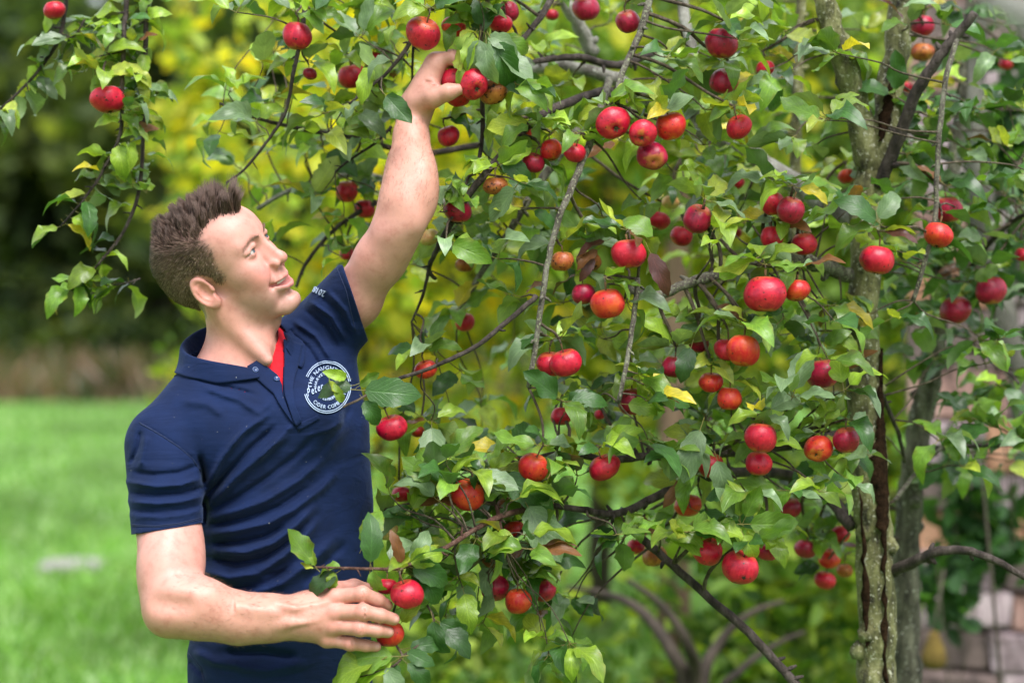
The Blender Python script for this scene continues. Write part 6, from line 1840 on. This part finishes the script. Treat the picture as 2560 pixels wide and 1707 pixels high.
def lerp2(a, b, t): return (a[0] + (b[0] - a[0]) * t, a[1] + (b[1] - a[1]) * t)
def strip(lefts, rights, nx=6, ny=5):
    rows = []
    for i in range(len(lefts) - 1):
        for s in range(ny + (1 if i == len(lefts) - 2 else 0)):
            t = s / ny
            a = lerp2(lefts[i], lefts[i + 1], t); b = lerp2(rights[i], rights[i + 1], t)
            rows.append([lerp2(a, b, k / nx) for k in range(nx + 1)])
    return rows
def c2(pts): return [(440 + x / 4.523, 780 + y / 4.523) for x, y in pts]
# far placket (buttonhole side)
patch('placket', strip(c2([(1195, 330), (1208, 560), (1212, 800), (1230, 960), (1290, 1130), (1345, 1290)]), c2([(1425, 395), (1385, 520), (1345, 700), (1322, 880), (1345, 1060), (1420, 1240)])), M_NAVY, 0.006)
# near placket with its turned corner
patch('placket', strip(c2([(800, 625), (880, 740), (1000, 850), (1100, 935), (1160, 1040), (1330, 1270)]), c2([(925, 548), (1040, 650), (1140, 730), (1200, 850), (1205, 960), (1345, 1290)])), M_NAVY, 0.004)
patch('placket_foot', strip(c2([(1345, 1275), (1385, 1345)]), c2([(1590, 1165), (1625, 1205)]), 8, 3), M_NAVY, 0.0022, 0.0015)

m_btn, nt, b = new_mat('navy_button'); b.inputs['Base Color'].default_value = (0.02, 0.045, 0.13, 1); b.inputs['Roughness'].default_value = 0.22
def button(p):
    h, n = on_shirt(p, 0.0062)
    q = n.to_track_quat('Z', 'Y')
    prof = [(0.0, 0.0008), (0.0030, 0.0008), (0.0040, 0.0020), (0.0052, 0.0021), (0.0058, 0.0010), (0.0055, -0.001)]
    v = []; f = []
    k = 20
    for r, z in prof:
        for j in range(k):
            a = 2 * math.pi * j / k
            v.append(tuple(h + q @ Vector((max(r, 1e-5) * math.cos(a), max(r, 1e-5) * math.sin(a), z))))
    for i in range(len(prof) - 1):
        for j in range(k):
            f.append([i * k + j, (i + 1) * k + j, (i + 1) * k + (j + 1) % k, i * k + (j + 1) % k])
    man_part('button', v, f, m_btn)
button((440 + 1135 / 4.523, 780 + 787 / 4.523)); button((440 + 886 / 4.523, 780 + 672 / 4.523))

# stitched seams: raised double rows along sleeve head, hems and side
m_stitch, nt, b = new_mat('navy_stitching'); b.inputs['Base Color'].default_value = (0.0045, 0.014, 0.056, 1); b.inputs['Roughness'].default_value = 0.8
for line, _, _ in SEAMS:
    mb = MB()
    for dx in (-1.6, 1.6):
        pts = []
        for i in range(len(line) - 1):
            for k in range(8):
                q = lerp2(line[i], line[i + 1], k / 8)
                h, n = on_shirt((q[0] + dx, q[1] + dx), 0.0006)
                if h is not None and (not pts or (h - pts[-1]).length < 0.02): pts.append(h)
        if len(pts) > 4: mb.tube([p_ - Vector(man_inv) for p_ in pts], [0.0008] * len(pts), 5)
    if mb.v: mb.build('seam', m_stitch, shirt)

# collar: a standing band round the neck that folds over
def collar():
    ax = Vector(NECK0 - NECKB).normalized()
    f_ = Vector((math.sin(math.radians(40)), -math.cos(math.radians(40)), 0))
    f_ = (f_ - ax * f_.dot(ax)).normalized(); l_ = ax.cross(f_)
    c0 = Vector(NECKB)
    rows = []
    n = 44
    for i in range(n + 1):
        t = i / n
        a = math.radians(-162 + 302 * t)              # 0 = nape; negative = his right (near) side
        near = a < 0
        w = abs(a) / math.radians(162 if near else 140)
        dirv = -f_ * math.cos(a) + l_ * math.sin(a)
        r = 0.067 + 0.010 * math.sin(a) ** 2 + (0.006 if near else -0.002) * math.sin(abs(a)) + 0.022 * (1 - w)
        base = 0.027 - (0.065 if near else 0.041) * w ** 1.4
        stand = 0.040 - 0.018 * w
        top = c0 + dirv * (r + 0.004) + ax * (base + stand)
        bot = c0 + dirv * (r) + ax * (base - 0.016)
        fall = (0.044 * (1 - 0.75 * max(0, w - 0.62) / 0.38)) if near else (0.040 + 0.006 * w ** 3)
        o1 = c0 + dirv * (r + 0.013) + ax * (base + stand - 0.004)
        o2 = c0 + dirv * (r + 0.018) + ax * (base + stand - fall * 0.5)
        o3 = c0 + dirv * (r + 0.022) + ax * (base + stand - fall)
        rows.append([bot, (bot + top) / 2 + dirv * 0.001, top, top + dirv * 0.006 + ax * 0.003, o1, o2, o3])
    v = []
    for r in rows:
        for j, q in enumerate(r):
            if j >= 4:                                # keep the fall outside the shirt
                loc, nrm, _, dist = SHIRT_BVH.find_nearest(q)
                s = (q - loc).dot(nrm)
                if s < 0.004: q = q + nrm * (0.004 - s)
            v.append(tuple(q))
    k = len(rows[0])
    f = [[i * k + j, (i + 1) * k + j, (i + 1) * k + j + 1, i * k + j + 1] for i in range(n) for j in range(k - 1)]
    o = man_part('collar', v, f, M_NAVY)
    s = o.modifiers.new('sub', 'SUBSURF'); s.levels = 1; s.render_levels = 2
    s = o.modifiers.new('cloth', 'SOLIDIFY'); s.thickness = 0.0026; s.offset = 0
collar()

# --- embroidered badge and sleeve number
m_thread, nt, b = new_mat('pale_blue_thread'); b.inputs['Base Color'].default_value = (0.36, 0.45, 0.62, 1); b.inputs['Roughness'].default_value = 0.7
def glyphs(text, size, shear=0.0):
    """outline mesh of a word: list of (verts2d, faces), advance per letter"""
    out = []
    for ch in text:
        if ch == ' ':
            out.append(None); continue
        cu = bpy.data.curves.new('g', 'FONT'); cu.body = ch; cu.size = size; cu.resolution_u = 2; cu.shear = shear
        ob = bpy.data.objects.new('g', cu); COL.objects.link(ob)
        bpy.context.view_layer.update()
        me = ob.to_mesh()
        v = [(p.co.x, p.co.y) for p in me.vertices]; f = [list(p.vertices) for p in me.polygons]
        ob.to_mesh_clear(); bpy.data.objects.remove(ob); bpy.data.curves.remove(cu)
        w = (max(p[0] for p in v) if v else size * 0.5)
        out.append((v, f, w))
    return out
class Badge:
    """draws in badge coordinates (unit circle), mapped to an ellipse in the picture and draped on the cloth"""
    def __init__(self, c, rx, ry, rot): self.c, self.rx, self.ry, self.rot = c, rx, ry, rot; self.v = []; self.f = []
    def pt(self, x, y):
        a, b = x * self.rx, -y * self.ry
        cs, sn = math.cos(self.rot), math.sin(self.rot)
        h, n = on_shirt((self.c[0] + a * cs - b * sn, self.c[1] + a * sn + b * cs), 0.0022)
        return tuple(h) if h is not None else None
    def poly(self, pts, faces):
        q = [self.pt(*p) for p in pts]
        if any(x is None for x in q): return
        n = len(self.v); self.v += q; self.f += [[i + n for i in f] for f in faces]
    def arc(self, r0, r1, a0, a1, n=40):
        pts = []; fs = []
        for i in range(n + 1):
            a = math.radians(a0 + (a1 - a0) * i / n)
            pts += [(r0 * math.cos(a), r0 * math.sin(a)), (r1 * math.cos(a), r1 * math.sin(a))]
        for i in range(n): fs.append([2 * i, 2 * i + 1, 2 * i + 3, 2 * i + 2])
        n0 = len(self.v)
        q = [self.pt(*p) for p in pts]
        for f in fs:
            if all(q[i] is not None for i in f):
                n1 = len(self.v); self.v += [q[i] for i in f]; self.f.append([n1, n1 + 1, n1 + 2, n1 + 3])
    def word(self, text, r, mid, size, inward=False, gap=0.05):
        gl = glyphs(text, size)
        adv = [(size * 0.35 if g is None else g[2] + gap * size * 2.4) for g in gl]
        tot = sum(adv); s = -tot / 2
        for g, w in zip(gl, adv):
            if g is not None:
                pts = []
                for x, y in g[0]:
                    u = (s + x) / r
                    a = math.radians(mid) + (u if inward else -u)
                    rr = (r - y) if inward else (r + y)
                    pts.append((rr * math.cos(a), rr * math.sin(a)))
                self.poly(pts, g[1])
            s += w
    def line(self, text, x, y, size, ang=0.0, shear=0.0, gap=0.02, sx=1.0):
        ca, sa = math.cos(ang), math.sin(ang)
        for g in glyphs(text, size, shear):
            if g is None: x += size * 0.3 * ca; y += size * 0.3 * sa; continue
            self.poly([(x + u * sx * ca - w * sa, y + u * sx * sa + w * ca) for u, w in g[0]], g[1])
            x += (g[2] * sx + gap) * ca; y += (g[2] * sx + gap) * sa
    def build(self, name):
        o = man_part(name, self.v, self.f, m_thread, shirt, smooth=False, off=man_inv)
        s = o.modifiers.new('thread', 'SOLIDIFY'); s.thickness = 0.0012; s.offset = 0
        return o
bd = Badge((817, 968), 57, 64, math.radians(8))
for r0, r1 in ((1.00, 1.028), (0.93, 0.958)):
    bd.arc(r0, r1, 20, 165); bd.arc(r0, r1, 205, 372)
bd.word('THE NAUGHTON', 0.68, 112, 0.22)
bd.word('HARVEY BROS', 0.47, 118, 0.16)
bd.line('Peter', -0.78, -0.50, 0.42, math.radians(30), 0.35, 0.01, 0.62)
bd.word('PREMIUM', 0.55, 281, 0.15, True)
bd.word('CIDER COMPANY', 0.86, 292, 0.20, True)
bd.build('badge_embroidery')
sb = Badge((796, 728), 20, 20, math.radians(202))
sb.line('2018', -1.05, -0.35, 1.05, 0, 0.1, 0.05, 0.75)
sb.build('sleeve_number')

# --- trousers and shoes, below the picture
def leg_sdf(P):
    d = None
    for hx, hy, kx, ky, fx, fy in ((-0.47, 3.50, -0.49, 3.46, -0.49, 3.50), (-0.345, 3.63, -0.33, 3.60, -0.33, 3.65)):
        e = f_cone(P, (hx, hy, 0.84), (kx, ky, 0.48), 0.092, 0.068)
        e = s_min(e, f_cone(P, (kx, ky, 0.48), (fx, fy, 0.06), 0.068, 0.062), 0.03)
        d = e if d is None else s_min(d, e, 0.03)
    d = s_min(d, torso_core(P * A((1, 1, 1))) + 0.006, 0.04)
    return np.maximum(np.maximum(d, P[:, 2] - 0.93), 0.03 - P[:, 2])
v, f = sdf_mesh(leg_sdf, (-0.64, 3.34, 0.0), (-0.16, 3.80, 0.96), 0.007)
man_part('jeans', v, f, M_DENIM)
m_shoe, nt, b = new_mat('brown_leather'); b.inputs['Base Color'].default_value = (0.07, 0.035, 0.02, 1); b.inputs['Roughness'].default_value = 0.5
for fx, fy in ((-0.49, 3.50), (-0.33, 3.65)):
    def shoe(P):
        d = f_cone(P, (fx - 0.03, fy + 0.03, 0.042), (fx + 0.13, fy - 0.10, 0.034), 0.042, 0.040)
        d = s_min(d, f_cone(P, (fx, fy, 0.05), (fx, fy, 0.11), 0.05, 0.048), 0.03)
        return np.maximum(d, 0.004 - P[:, 2])
    v, f = sdf_mesh(shoe, (fx - 0.12, fy - 0.2, -0.02), (fx + 0.22, fy + 0.12, 0.18), 0.008)
    man_part('shoe', v, f, m_shoe)
